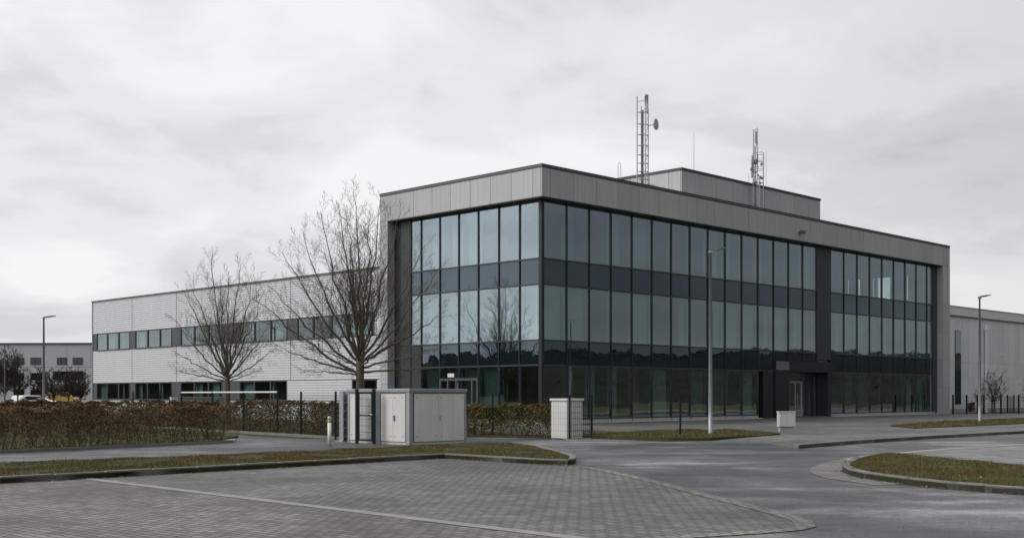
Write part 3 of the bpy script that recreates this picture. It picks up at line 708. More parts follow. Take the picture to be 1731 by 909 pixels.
for j in J[1:-1]:
    for z0, z1 in ((6.13, WZ-.1), (2.4, 4.81), (.1, 1.14)): m.box(WX-.006, WX+.02, j-.02, j+.02, z0, z1)
m.box(WX-.02, WX+.1, Y1-.12, Y1, 0.1, WZ-.1)
m.build('wall_joint', M['flash2'], W)
m = MB(); m.box(WX-.04, WX+.4, Y0, Y1+.04, WZ-.1, WZ-.03); m.build('roof_edge', M['flash2'], W)
m = MB(); m.box(WX-.06, WX+.4, Y0, Y1+.06, WZ-.03, WZ+.02); m.build('parapet_cap', M['flash'], W)
m = MB(); m.box(WX+.4, 24, LY+.02, Y1, WZ-.4, WZ-.05); m.build('roof', M['conc'], W)
m = MB(); m.box(WX+.06, 24, Y1-.1, Y1-.01, .05, WZ-.4); m.box(23.9, 24, LY+.02, Y1-.1, .05, WZ-.4); m.build('rear_wall', M['corr'], W)
m = MB()
m.box(WX+.06, 6, Y0+.03, Y1-.15, WB1+.04, WB1+.3); m.box(WX+.06, 6, Y0+.03, Y1-.15, 4.0, WB0-.04); m.box(WX+.06, 6, Y0+.03, Y1-.15, LB1+.03, LB1+.3); m.box(WX+.06, 6, Y0+.03, Y1-.15, 0.02, 0.3)
m.box(5.9, 6, Y0+.03, Y1-.15, 0.3, 8.0)
m.build('inner_floor', M['inner'], W)
groups = [(41.49, 43.2, 44.97, 46.69), (35.47, 37.1, 38.87, 40.69), (29.0, 30.67, 32.48, 34.27), (21.62, 23.4, 25.2, 26.9), (15.6, 17.19, 18.94, 20.57), (13.3, 14.45, 15.5)]
def dpan(y0, y1, z0, z1): m = MB(); m.box(WX+.02, WX+.2, y0, y1, z0, z1); m.build('dark_panel', M['trimgrey'], W)
prev = Y1-.0
edges = []
for z0, z1, gl in ((WB0, WB1, groups), (LB0, LB1, groups[:4])):
    hi = Y1
    for gq in gl:
        if hi-gq[-1] > 0.12: dpan(gq[-1]+.03, hi-.03, z0, z1)
        hi = gq[0]
    lo = 13.1 if gl is groups else 21.6
    if hi-lo > .12: dpan(lo, hi-.03, z0, z1)
def wwin(a, b, z0, z1):
    f = MB(); d0, d1 = WX-.0, WX+.12; t = .045
    f.box(d0, d1, a, b, z0, z0+t); f.box(d0, d1, a, b, z1-t, z1); f.box(d0, d1, a, a+t, z0+t, z1-t); f.box(d0, d1, b-t, b, z0+t, z1-t)
    fo = f.build('window', M['trimgrey'], W)
    p = MB(); k = rr.uniform(-.003, .003)
    p.box(WX+.05, WX+.06, a+t, b-t, z0+t, z1-t); p.v = [(v[0]+(v[2]-z0)*k, v[1], v[2]) for v in p.v]; p.build('pane', M['wglass'], fo)
    s = MB(); s.box(WX-.05, WX+.1, a, b, z0-.03, z0-.001); s.build('sill', M['flash'], fo)
    u = rr.random()
    if u < .55:
        c = MB(); w_ = rr.choice([.3, .5, .8, 1.2]); sd_ = rr.random() < .5
        lo, hi = (a+.06, min(b-.06, a+.06+w_)) if sd_ else (max(a+.06, b-.06-w_), b-.06)
        n = max(2, int((hi-lo)/.07))
        for i in range(n):
            y0_, y1_ = lo+(hi-lo)*i/n, lo+(hi-lo)*(i+1)/n; o = .02 if i % 2 else 0
            c.box(WX+.3+o, WX+.306+o, y0_, y1_, z0, z1)
        c.build('curtain', M['curtain'], fo)
for z0, z1, gl in ((WB0, WB1, groups), (LB0, LB1, groups[:4])):
    for gq in gl:
        for i in range(len(gq)-1): wwin(gq[i]+.015, gq[i+1]-.015, z0, z1)
wwin(12.95, 14.1, LB0, LB1); wwin(14.1, 15.15, LB0, LB1)
m = MB(); m.box(WX+.02, WX+.3, Y0, Y1, 0, .1); m.build('plinth', M['conc'], W)

# ------------------------------------------------------------------ roof masts
def BW(a, b, z): p = BL(a, b); return Vector((p.x, p.y, z))
def solve_local(px, b):
    k = (px-CX)/F; o = CB + uL*b; return (k*o.y-o.x)/(uR.x-k*uR.y)
b1 = 1.9; a1 = solve_local(1086, b1); pb = BW(a1, b1, 11.9); Yb = pb.y
mast = empty('antenna_mast', pb, 0, 'taller lattice antenna mast with a dish, on the roof left of the roof block', 'antenna mast')
def lz(py): return CH + (HY-py)/F*Yb - 11.9
def lx(px): return (px-CX)/F*Yb - pb.x
L_ = [(lx(1077), 0.0, lz(163)), (lx(1090), -0.25, lz(162)), (lx(1096.5), 0.25, lz(182))]
m = MB()
for x_, y_, zt_ in L_: m.tube([(x_, y_, 0), (x_, y_, zt_)], 0.032, 8)
m.build('mast_leg', M['galv'], mast)
m = MB()
for py in (172, 190, 210, 228, 246, 262, 276, 290, 303):
    zz_ = lz(py)
    for i in range(3):
        p, q = L_[i], L_[(i+1) % 3]
        if zz_ < min(p[2], q[2])+.05: m.tube([(p[0], p[1], zz_), (q[0], q[1], zz_)], 0.018, 5)
for i in range(9):
    py0, py1 = 163+16*i, 179+16*i
    m.tube([(L_[1][0], L_[1][1], lz(py1)), (L_[2][0], L_[2][1], max(0, min(L_[2][2], lz(py0))))], .011, 4)
m.build('mast_brace', M['galv'], mast)
m = MB(); m.tube([(lx(1086.5), 0.05, 0), (lx(1086.5), 0.05, lz(186))], .055, 8); m.tube([(lx(1084.5), 0.1, .5), (lx(1084.3), 0.1, lz(179))], .02, 6); m.build('cable_bundle', M['lamp_d'], mast)
m = MB(); m.tube([(lx(1094.5), .2, lz(188)), (lx(1094.5), .2, lz(159))], .075, 10); m.tube([(lx(1090), -.25, lz(186)), (lx(1090), -.25, lz(165))], .05, 8); m.build('antenna_panel', M['antenna'], mast, smooth=True)
m = MB(); dc = Vector((lx(1106), -.05, lz(211))); ax_ = Vector((.85, -.5, 0)).normalized(); s_ = ax_.cross(Vector((0, 0, 1))); n_ = 20
rings = [(0.02, -.02), (.18, .0), (.30, .05), (.31, .12), (.02, .14)]
for k, (r_, d_) in enumerate(rings):
    for j in range(n_):
        t = 2*math.pi*j/n_; q_ = dc + ax_*d_ + (s_*math.cos(t) + Vector((0, 0, 1))*math.sin(t))*r_; m.v.append(tuple(q_))
    if k:
        for j in range(n_): m.f.append(((k-1)*n_+j, (k-1)*n_+(j+1) % n_, k*n_+(j+1) % n_, k*n_+j)); m.m.append(0)
m.tube([dc, (lx(1097), .2, lz(211))], .03, 6)
m.build('dish', M['antenna'], mast)
# curved guard rail beside mast
gr = empty('roof_guard_rail', BW(a1+.9, b1, 11.9), 0, 'curved galvanised guard rail at the foot of the taller roof mast', 'railing')
m = MB(); m.tube([(-.55, 0, 1.25), (-.2, -.1, 1.28), (.1, -.14, 1.2), (.28, -.14, 1.06), (.28, -.14, 0)], .026, 6); m.tube([(-.25, -.1, 0), (-.25, -.1, 1.27)], .02, 6); m.tube([(-.55, 0, 0), (-.55, 0, 1.25)], .02, 6); m.build('rail', M['galv'], gr)
m = MB(); m.tube([(-.55, 0, .65), (-.2, -.1, .66), (.28, -.14, .62)], .015, 6); m.build('mid_rail', M['galv'], gr)
a3 = solve_local(1047, 1.0)
m = MB(); m.tube([(-.07, 0, 0), (-.07, 0, 1.7), (-.04, 0, 1.78), (.04, 0, 1.78), (.07, 0, 1.7), (.07, 0, 0)], .018, 6); m.tube([(-.07, 0, .9), (.07, 0, .9)], .012, 5)
tag(m.build('roof_hoop', M['galv'], loc=BW(a3, 1.0, 11.9)), 'thin upright metal hoop on the roof, left of the antenna masts', 'hoop')
# second mast
b2 = 2.2; a2 = solve_local(1280, b2); pb = BW(a2, b2, 11.9); Yb = pb.y
mast = empty('antenna_mast', pb, 0, 'shorter cluttered antenna mast in front of the roof block, right of the other mast', 'antenna mast')
L_ = [(lx(1275), .25, lz(218)), (lx(1279.5), -.1, lz(217)), (lx(1282), -.3, lz(300)), (lx(1290), -.05, lz(258))]
m = MB()
for x_, y_, zt_ in L_: m.tube([(x_, y_, 0), (x_, y_, zt_)], 0.032, 8)
m.build('mast_leg', M['galv'], mast)
m = MB()
for py in (219, 235, 250, 262, 274, 286, 298, 310, 322, 334, 344):
    zz_ = lz(py)
    for i, j in ((0, 1), (1, 2), (2, 3), (1, 3)):
        p, q = L_[i], L_[j]
        if 0 < zz_ < min(p[2], q[2])+.03: m.tube([(p[0], p[1], zz_), (q[0], q[1], zz_)], 0.018, 5)
for py in (259, 273, 283, 290, 304): m.tube([(lx(1272), .1, lz(py)), (lx(1288), -.15, lz(py)+.05)], .02, 5)
m.build('mast_brace', M['galv'], mast)
m = MB()
for (u, v, r_, dy) in ((1277, (222, 242), .05, 0), (1279.6, (222, 246), .06, .1), (1272.5, (262, 290), .055, .2), (1275, (248, 275), .05, -.2), (1271.5, (270, 300), .07, .1)):
    m.tube([(lx(u), dy, lz(v[1])), (lx(u), dy, lz(v[0]))], r_, 8)
m.build('antenna_panel', M['antenna'], mast)
for _ in range(14):
    m = MB(); u, v = rr.uniform(1270, 1289), rr.uniform(268, 312); m.box(lx(u)-.05, lx(u)+.06, -.2+rr.uniform(-.1, .2), -.05+rr.uniform(0, .2), lz(v)-.06, lz(v)+.07); m.build('equipment_box', M['galv_d'], mast)
m = MB(); m.tube([(lx(1276.5), .05, .1), (lx(1277), .05, lz(250))], .04, 6); m.tube([(lx(1278), .0, .1), (lx(1281), .0, lz(262))], .03, 6); m.build('cable_bundle', M['lamp_d'], mast)
def rod(px_, b_, ytop, r_, z0, label):
    a_ = solve_local(px_, b_); p = BW(a_, b_, z0); h = CH+(HY-ytop)/F*p.y - z0
    m = MB(); m.tube([(0, 0, 0), (0, 0, h*.5), (0, 0, h)], [r_, r_, r_*.6], 5)
    tag(m.build('lightning_rod', M['galv_d'], loc=p), label, 'rod', 'thin rods on the roof')
rod(1173, 4.2, 225, .014, 14.94, 'lone thin lightning rod on the roof block, between the two masts')
rod(1295, 4.0, 254, .012, 14.94, 'thin rod just right of the shorter roof mast')
rod(1266, 4.0, 292, .012, 14.94, 'shortest thin rod, just left of the shorter roof mast')

# ------------------------------------------------------------------ white hall at right
HC = BL(52.0, 3.95)
def hall_a(px): 
    k = (px-CX)/F; return (k*HC.y-HC.x)/(uR.x-k*uR.y)
H = empty('industrial_hall', (HC.x, HC.y, 0), ROT, 'pale grey panelled industrial hall behind the right end of the office building', 'building')
a0 = hall_a(1600)-3; zT = CH + (HY-516)/F*(HC.y + uR.y*hall_a(1606)); 
m = MB(); m.box(a0, 90, 0.05, 30, .0, zT-.05); wl = m.build('wall', M['hall'], H)
m = MB(); x_ = a0
ribs = []
while x_ < 60:
    for z0, z1 in ((.35, 2.95), (2.97, 4.2), (4.22, 7.9)): m.box(x_+.012, x_+1.18, 0.0, .05, z0, z1)
    x_ += 1.2
m.build('wall_panel', M['hall'], H)
m = MB(); m.box(a0, 90, -.1, .3, zT-.75, zT-.05); m.build('parapet', M['hall'], H)
m = MB(); m.box(a0, 90, -.14, .3, zT-.05, zT); m.box(a0, 90, -.13, -.001, zT-.84, zT-.76); m.build('parapet_cap', M['flash2'], H)
m = MB(); m.box(a0, 90, -.03, .1, 0, .33); m.build('plinth', M['conc'], H)
wa, wb = hall_a(1614), hall_a(1624); wy = HC.y+uR.y*wa
z0, z1 = CH-(683-HY)/F*wy, CH+(HY-558)/F*wy
m = MB(); m.box(wa, wb, -.04, .04, z0, z1); fo = m.build('window', M['mullion'], H)
zq = [z0, z0+1.4, z0+2.9, z0+3.9, z1]
for i in range(4):
    m = MB(); m.box(wa+.05, wb-.05, -.052, -.042, zq[i]+.03, zq[i+1]-.03); m.build('pane', M['spandrel'] if i < 2 else M['glass'], fo)
pa = hall_a(1664); m = MB(); m.tube([(pa, -.15, 0), (pa, -.15, 7.0)], .12, 10); m.tube([(pa, -.15, 7.0), (pa, -.15, 7.35)], .2, 10); m.tube([(pa, -.15, 7.35), (pa, -.15, 7.6)], .07, 8); m.build('flue_pipe', M['hall'], H)
la = hall_a(1693); m = MB(); m.box(la-.1, la+.12, -.15, 0, 4.95, 5.1); m.build('wall_lamp', M['white'], H)

# ------------------------------------------------------------------ far building at the left
FB = empty('far_building', (-60, 196, 0), R(-3), 'grey three storey flat roofed building far away at the left edge', 'building')
m = MB(); m.box(-60, 22, 0, 25, 0, 9.9); m.build('wall', M['farclad'], FB)
m = MB(); m.box(-60.1, 22.1, -.15, .2, 9.9, 10.15); m.build('parapet_cap', M['flash'], FB)
m = MB()
for x_ in range(-58, 22, 4): m.box(x_-.02, x_+.02, -.02, 0.0, 6.2, 9.85)
m.box(-60, 22, -.015, 0, 6.1, 6.14)
m.build('panel_joint', M['flash2'], FB)
def fbw(p0, p1, y0, y1, split=True):
    Yf = 197.; x0 = (p0-CX)/F*Yf+60; x1 = (p1-CX)/F*Yf+60; z0 = CH+(HY-y1)/F*Yf; z1 = CH+(HY-y0)/F*Yf
    m = MB(); m.box(x0, x1, -.08, .05, z0, z1); f = m.build('window', M['mullion'], FB)
    n = 2 if split else max(2, int((x1-x0)/1.3)); m = MB()
    for i in range(n): m.box(x0+.08+(x1-x0-.08)*i/n, x0+(x1-x0-.08)*(i+1)/n, -.1, -.082, z0+.08, z1-.08)
    m.build('pane', M['darkglass'], f)
for p in ((-20, -2), (22, 40), (51, 69), (97, 114), (124, 141)): fbw(*p, 604, 616)
for p in ((-20, -2), (20, 40), (51, 78)): fbw(*p, 630, 642)
fbw(90, 143, 627, 642, False)
for p in ((-20, -2), (22, 40), (51, 70), (97, 143)): fbw(*p, 658, 669, p[0] != 97)

# ------------------------------------------------------------------ technical cabinet
K = Vector((-3.06, 35.3)); CB_ = empty('equipment_cabinet', (K.x, K.y, 0), R(46.2), 'large cream steel equipment cabinet with double doors and galvanised corner posts', 'cabinet')
cw, cd, chh = 2.36, 2.95, 1.60
m = MB(); m.box(.04, cw-.04, .04, cd-.04, .05, chh); m.build('body', M['galv_d'], CB_)
m = MB(); m.box(-.03, cw+.03, -.03, cd+.03, chh, chh+.035); m.box(-.015, cw+.015, -.015, cd+.015, chh+.04, chh+.085); m.box(0, cw, 0, cd, chh-.045, chh-.002); m.build('roof', M['galv'], CB_, bevel=.006)
for x_, y_, wx, wy_ in ((0, 0, .14, .17), (cw-.08, 0, .08, .08), (0, cd-.09, .08, .09)):
    m = MB(); m.box(x_, x_+wx, y_, y_+wy_, .0, chh-.048); m.build('corner_post', M['galv'], CB_, bevel=.006)
m = MB(); m.box(-.012, .06, 1.33, 1.6, 0, chh-.05); m.build('side_post', M['galv_d'], CB_)
m = MB(); m.box(.02, cw-.02, .02, .1, .0, .07); m.box(.02, .1, .18, cd, .0, .07); m.build('plinth', M['conc_l'], CB_)
def cdoor(ax, a, b):
    m = MB()
    if ax == 'x': m.box(a, b, -.004, .03, .09, chh-.07)
    else: m.box(-.004, .03, a, b, .09, chh-.07)
    o = m.build('door', M['cream'], CB_, bevel=.004)
    for z in (.25, chh-.18):
        for t in (a+.09, b-.09):
            h = MB()
            if ax == 'x': h.box(t-.02, t+.02, -.012, -.005, z-.012, z+.012)
            else: h.box(-.012, -.005, t-.02, t+.02, z-.012, z+.012)
            h.build('hinge', M['galv_d'], o)
    return o
for a, b in ((.2, 1.185), (1.195, 2.26)): cdoor('x', a, b)
for a, b in ((.2, .75), (.76, 1.31), (1.63, 2.22), (2.23, 2.83)): d_ = cdoor('y', a, b)
hd = [c for c in kids(CB_) if c.name.startswith('door')]
m = MB(); m.box(-.035, -.005, .66, .70, .72, .88); m.box(-.045, -.03, .655, .705, .84, .87); m.build('handle', M['galv_d'], hd[2])
m = MB(); m.box(1.22, 1.26, -.03, -.005, .74, .86); m.build('handle', M['galv'], hd[1])

# ------------------------------------------------------------------ gate, posts and fences
def wire(m, p, q, z0, z1, step=.06, r=.0028):
    p, q = Vector(p), Vector(q); d = q-p; L = d.length; n = int(L/step); u = d/L; nrm = Vector((-u.y, u.x))
    def bar(a, b, za, zb, rad):
        m.tube([(a.x, a.y, za), (b.x, b.y, zb)], rad, 4, cap=False)
    for i in range(1, n): c = p+u*(i*L/n); bar(c, c, z0, z1, r)
    z = z0+.02
    while z < z1: bar(p, q, z, z, r*1.2); z += .2
def post(m, p, h, s=.03, z0=0.0): m.box(p[0]-s, p[0]+s, p[1]-s, p[1]+s, z0, h)
GP = [Vector((-4.79, 36.55)), Vector((-4.2, 36.0))]
gt = empty('mesh_gate', (*GP[0], 0), 0, 'narrow dark green mesh gate standing in front of the cream cabinet', 'gate')
gd = GP[1]-GP[0]
for k in (0, 1):
    m = MB(); post(m, gd*k, 1.66, .05); m.box(gd.x*k-.055, gd.x*k+.055, gd.y*k-.055, gd.y*k+.055, 1.66, 1.68); m.build('gate_post', M['green'], gt)
u = gd.normalized(); A_ = u*.1; B_ = u*(gd.length-.1)
m = MB()
for p in (A_, B_): post(m, p, 1.58, .02, .1)
for z in (.12, .87, 1.56): m.tube([(A_.x, A_.y, z), (B_.x, B_.y, z)], .022, 4)
lf = m.build('gate_leaf', M['green'], gt)
m = MB(); wire(m, A_, B_, .14, 1.55, .06, .0045); m.build('wire_mesh', M['green'], lf)
m = MB(); m.tube([(B_.x, B_.y, .9), (B_.x+.03, B_.y-.06, .9), (B_.x-.06, B_.y, .9)], .012, 5); m.build('handle', M['galv'], lf)
# galvanised post box
p = g(581, 746).xy; gpz = empty('galvanised_gate_post', (*p, 0), R(46), 'galvanised steel channel post on a foot plate, left of the green gate', 'post')
m = MB(); m.box(-.1, -.08, -.1, .1, .03, 1.62); m.box(.08, .1, -.1, .1, .03, 1.62); m.box(-.08, .08, .06, .09, .03, 1.62)
for k in range(6): m.box(-.08, .08, -.09, -.07, .15+k*.27, .2+k*.27)
m.build('channel', M['galv'], gpz); m = MB(); m.box(-.2, .2, -.17, .17, 0, .03); m.build('foot_plate', M['galv'], gpz)
# bollard
p = g(557, 754).xy; bo = empty('bollard', (*p, 0), 0, 'white steel bollard with a yellow band, standing left of the gate', 'bollard')
m = MB(); m.lathe([(.0, 0), (.055, 0), (.055, .70), (.055, .70)], n=18); m.build('post', M['white'], bo, smooth=True)
m = MB(); m.lathe([(.055, .70), (.058, .70), (.058, .77), (.055, .77)], n=18); m.build('band', M['yellow'], bo, smooth=True)
m = MB(); m.lathe([(.055, .77), (.06, .775), (.06, .84), (.045, .87), (0, .875)], n=18); m.build('cap', M['galv'], bo, smooth=True)
# green mesh fence (left of the gate)
fp = [Vector(q_) for q_ in ((-5.3, 38.6), (-5.96, 40.0), (-7.7, 43.2), (-8.8, 44.4), (-10.5, 46.3), (-12.3, 48.6), (-14.3, 51.2), (-15.9, 53.4), (-18, 56.2))]
fe = empty('mesh_fence', (*fp[0], 0), 0, 'dark green wire mesh fence with posts, running left from the galvanised post', 'fence')
for q_ in fp: m = MB(); post(m, q_-fp[0], 1.62, .032); m.build('post', M['green'], fe)
for i in range(len(fp)-1): m = MB(); wire(m, fp[i]-fp[0], fp[i+1]-fp[0], .08, 1.5, .07, .0022); m.build('wire_mesh', M['green'], fe)
m = MB(); a_, b_ = fp[6]-fp[0], fp[3]-fp[0]
m.tube([(a_.x, a_.y, 1.6), ((fp[4]-fp[0]).x, (fp[4]-fp[0]).y, 1.6), (b_.x, b_.y, 1.6)], .032, 6); m.build('top_rail', M['white'], fe)
# right fence with the white pillar
fp = [Vector(q_) for q_ in ((-2.0, 43.4), (-.68, 42.0), (1.93, 39.6), (2.72, 40.4))]
fe = empty('mesh_fence', (*fp[0], 0), 0, 'dark green mesh fence between the cream cabinet and the white pillar', 'fence')
for q_ in fp: m = MB(); post(m, q_-fp[0], 1.5, .035 if q_ != fp[1] else .03); m.build('post', M['green'], fe)
for i in (0, 1): m = MB(); wire(m, fp[i]-fp[0], fp[i+1]-fp[0], .08, 1.4, .08, .0022); m.build('wire_mesh', M['green'], fe)
m = MB(); wire(m, fp[2]-fp[0], fp[3]-fp[0], .08, 1.3, .10, .006); m.build('wire_mesh', M['green'], fe)
p = g(1150, 739).xy; m = MB(); post(m, (0, 0), 1.5, .032); tag(m.build('fence_post', M['green'], loc=(*p, 0)), 'lone dark green post on the grass left of the tall lamp post', 'post')
P_ = empty('white_pillar', (1.86, 40.15, 0), R(46), 'short white rendered pillar with a cap, at the end of the low hedge', 'pillar')
m = MB(); m.box(0, .82, 0, .72, 0, 1.30); m.build('shaft', M['white'], P_, bevel=.01)
m = MB(); m.box(-.04, .86, -.04, .76, 1.30, 1.375); m.build('cap', M['white'], P_, bevel=.008)
# utility box on forecourt
p = g(1329, 733, .03).xy; U = empty('utility_box', (*p, .08), R(3), 'small pale grey utility box on the pavement in front of the entrance', 'utility box')
m = MB(); m.box(-.27, .27, -.12, .14, 0, .24); m.build('base', M['conc'], U)
m = MB(); m.box(-.31, .31, -.16, .16, .22, .76); hb = m.build('housing', M['conc_l'], U, bevel=.006)
for x0 in (-.30, .005): m = MB(); m.box(x0, x0+.295, -.17, -.155, .24, .74); m.build('door', M['conc_l'], hb, bevel=.003)
m = MB(); m.box(-.33, .33, -.18, .18, .76, .80); m.build('lid', M['conc_l'], U, bevel=.004)
# low concrete wall behind the fence
p0_ = at(290, 0, 59).xy; p1_ = at(386, 0, 60.5).xy; d_ = p1_-p0_
lw = empty('low_wall', (*p0_, 0), math.atan2(d_.y, d_.x), 'low weathered concrete wall with a pale end, left of the smaller tree', 'wall')
m = MB(); m.box(0.32, d_.length, 0, .25, 0, 1.34); m.build('wall_body', M['conc'], lw); m = MB(); m.box(0, .32, -.04, .3, 0, 1.36); m.build('end_block', M['white'], lw); m = MB(); m.box(-.02, d_.length+.02, -.05, .31, 1.36, 1.40); m.build('coping', M['conc_l'], lw)

# ------------------------------------------------------------------ lamps
def lamp(px_, Y, zg=0.0, h=6.45, hd_dir=0.0, label='', arm=.5, rb=.075, head=.55):
    X = (px_-CX)/F*Y; L = empty('street_lamp', (X, Y, zg), hd_dir, label, 'street lamp', 'slim grey street lamps')
    m = MB(); m.tube([(0, 0, 0), (0, 0, 1.0), (0, 0, h-.05)], [rb, rb, rb*.55], 14); m.build('pole', M['lamp'], L, smooth=True)
    m = MB(); m.lathe([(rb*1.35, 0), (rb*1.35, .05), (rb, .09)], n=14); m.build('base_collar', M['lamp_d'], L)
    m = MB(); m.box(-.08, .08, -.05, .05, h-.09, h-.01); m.build('bracket', M['lamp'], L, bevel=.01)
    m = MB(); i0 = 0
    xs_ = [(-.06, .03, .02), (.1, .05, .04), (head*.5, .10, .045), (head, .09, .018)]
    for x_, hw_, th in xs_:
        zc = h+.02+x_*.14; m.v += [(x_, -hw_, zc-th), (x_, hw_, zc-th), (x_, hw_, zc+th), (x_, -hw_, zc+th)]
    for k in range(3):
        for j in range(4): m.f.append((4*k+j, 4*k+(j+1) % 4, 4*k+4+(j+1) % 4, 4*k+4+j)); m.m.append(0)
    m.f += [(3, 2, 1, 0), (12, 13, 14, 15)]; m.m += [0, 0]
    ho = m.build('lamp_head', M['lamp_d'], L)
    m = MB(); x0, x1 = head*.45, head*.95
    m.quad((x0, -.07, h+.02+x0*.14-.049), (x1, -.07, h+.02+x1*.14-.024), (x1, .07, h+.02+x1*.14-.024), (x0, .07, h+.02+x0*.14-.049)); m.build('lens', M['lens'], ho)
    return L
lamp(1201, 41.2, .1, 6.42, R(-5), 'nearest and tallest looking grey street lamp, in front of the glass facade')
lamp(1656, 60, .1, 6.35, R(0), 'grey street lamp on the grass at the right, before the pale hall')
lamp(74, 76, 0, 6.45, R(5), 'grey street lamp behind the hedges at the left, beside the corrugated wing', head=.75, rb=.09)
X_ = (8-CX)/F*111; L = empty('twin_lamp', (X_, 111, 0), 0, 'distant slim lamp with two short arms at the left edge', 'street lamp')
m = MB(); m.tube([(0, 0, 0), (0, 0, 6.3)], [.08, .05], 8); m.build('pole', M['lamp_d'], L)
for s in (-1, 1): m = MB(); m.box(.03*s, .3*s, -.08, .08, 6.3, 6.36); m.build('lamp_head', M['lamp_d'], L)

# ------------------------------------------------------------------ vegetation
TW = [1.0]
def branch(mb, p, d, L, r, lvl, rr, lim, up=.25):
    n = 5 if lvl <= 1 else (4 if lvl == 2 else 3); pts = [p.copy()]; q = p.copy(); d = d.normalized()
    for i in range(n):
        d = (d + Vector((rr.gauss(0, .055), rr.gauss(0, .055), rr.gauss(0, .05)+up*.30))).normalized(); q = q + d*(L/n); pts.append(q.copy())
    rad = [max(.003*TW[0], r*(1-.75*i/n)) for i in range(n+1)]
    mb.tube(pts, rad, 5 if r > .02 else 3, m=0 if r > .03 else 1, cap=False)
    if lvl < lim: sprout(mb, pts, L, r, lvl, rr, lim, up)
def sprout(mb, pts, L, r, lvl, rr, lim, up, start=.22, dens=1.0):
    cnt = {0: int(L*2.7*dens)+3, 1: int(L*5.5)+3, 2: int(L*8)+2, 3: int(L*8)+2}[lvl]; n = len(pts)-1; az = rr.uniform(0, 6.28)
    for k in range(cnt):
        t = start + (1-start)*(k+rr.random()*.8)/cnt; t = min(t, .985); i = int(t*n); f = t*n-i
        p = pts[i].lerp(pts[i+1], f); d = (pts[i+1]-pts[i]).normalized(); az += 2.4+rr.uniform(-.5, .5)
        o = d.orthogonal().normalized(); o2 = d.cross(o); s = o*math.cos(az)+o2*math.sin(az)
        ang = R(rr.uniform(28, 52)); nd = d*math.cos(ang)+s*math.sin(ang); nd.z += .03
        nl = L*(1-t*.65)*rr.uniform(.28, .5) if lvl < 2 else L*rr.uniform(.3, .55)*(1-.4*t)
        nl = max(.10, min(nl, [2.0, 1.0, .42, .18][lvl])); branch(mb, p, nd, nl, max(.0042*TW[0], r*(1-.75*t)*.36), lvl+1, rr, lim, up)
def tree(name, base, trunk_top, rb, targets, label, seed, lim=3, group=None, starts=None, dens=1.0, r1=.06):
    rr = random.Random(seed); T = empty(name, base, 0, label, 'tree', group); base = Vector(base)
    tt = Vector(trunk_top)-base; m = MB()
    m.tube([(0, 0, -.1), (0, 0, .1), (0.01, 0, .5), tt*.6, tt*.85, tt], [rb*1.5, rb*1.2, rb*1.0, rb*.92, rb*.95, rb*.6], 12, cap=False)
    m.build('trunk', M['bark'], T, smooth=True)
    c = MB()
    for k, (tg, sz) in enumerate(targets):
        tg = Vector(tg)-base; s = tt*(1.0) if sz is None else Vector((tt.x*sz/tt.z, tt.y*sz/tt.z, sz))
        h = Vector((tg.x-s.x, tg.y-s.y, 0)); dz = tg.z-s.z; ctl = s + h*.54 + Vector((0, 0, dz*.40))
        n = 12; pts = []
        for i in range(n+1):
            t = i/n; q = s*(1-t)**2 + ctl*2*t*(1-t) + tg*t*t
            if 0 < i: q = q + Vector((rr.gauss(0, .03), rr.gauss(0, .03), rr.gauss(0, .02)))*(1+t)
            pts.append(q)
        L = (tg-s).length; r0 = min(rb*.5, r1*.18+.0080*L)
        c.tube(pts, [max(.008, r0*(1-.87*(i/n))) for i in range(n+1)], 6, m=0, cap=False)
        sprout(c, pts, L, r0*.75, 0, rr, lim, .25, start=.16, dens=dens)
    c.build('crown', [M['bark'], M['twig']] if TW[0] < 3 else [M['twig_far'], M['twig_far']], T)
    return T
# larger tree
Y1_ = 45.0; bx = (608-CX)/F*Y1_
def TG(px_, py_, dy, sp_=None, Y=Y1_): c_ = 608 if Y == 45.0 else 384; v = at(c_+(px_-c_)*1.12, py_+(22 if c_ == 608 else 12), Y+dy); return (v, None if sp_ is None else CH+(HY-sp_)/F*Y)
T1 = [TG(603, 302, 0), TG(640, 318, .6), TG(670, 335, -.6), TG(704, 388, 1, 612), TG(728, 430, -.8, 618), TG(742, 500, .8, 612), TG(738, 560, -1, 622), TG(728, 600, 1.0, 628),
      TG(576, 320, -.5), TG(548, 335, .8, 605), TG(520, 372, -.8, 610), TG(492, 405, 1.0, 614), TG(470, 460, -.4, 622), TG(448, 480, .6, 634), TG(476, 560, 1.0, 630), TG(520, 600, -1, 634),
      TG(622, 380, 2.6, 606), TG(592, 375, -2.4, 604), TG(648, 450, 2.6, 614), TG(566, 450, -2.6, 612), TG(668, 540, -2.4, 620), TG(545, 560, 2.3, 620), TG(625, 340, -1.4), TG(590, 340, 1.4)]
tree('bare_tree', (bx, Y1_, 0), (bx+.02, Y1_, CH+(HY-598)/F*Y1_), .165, T1, 'larger bare tree overlapping the left end of the glass building', 31, r1=.10)
Y2_ = 59.0; bx = (384-CX)/F*Y2_
def T2g(a, b, c, s=None): return TG(a, b, c, s, Y2_)
T2 = [T2g(358, 418, 0), T2g(404, 430, .4), T2g(374, 470, -1.2), T2g(330, 452, .6, 634), T2g(318, 475, -.8, 636), T2g(300, 520, .8, 640), T2g(296, 575, -.5, 642), T2g(302, 610, .6, 644),
      T2g(425, 450, -.6, 634), T2g(440, 478, .8, 636), T2g(458, 520, -.6, 640), T2g(462, 570, .6, 642), T2g(440, 610, -.6, 645), T2g(385, 460, 2.6, 634), T2g(365, 500, -2.8, 636), T2g(410, 520, 2.8, 638), T2g(345, 540, 2.2, 640), T2g(425, 560, -2.4, 640)]
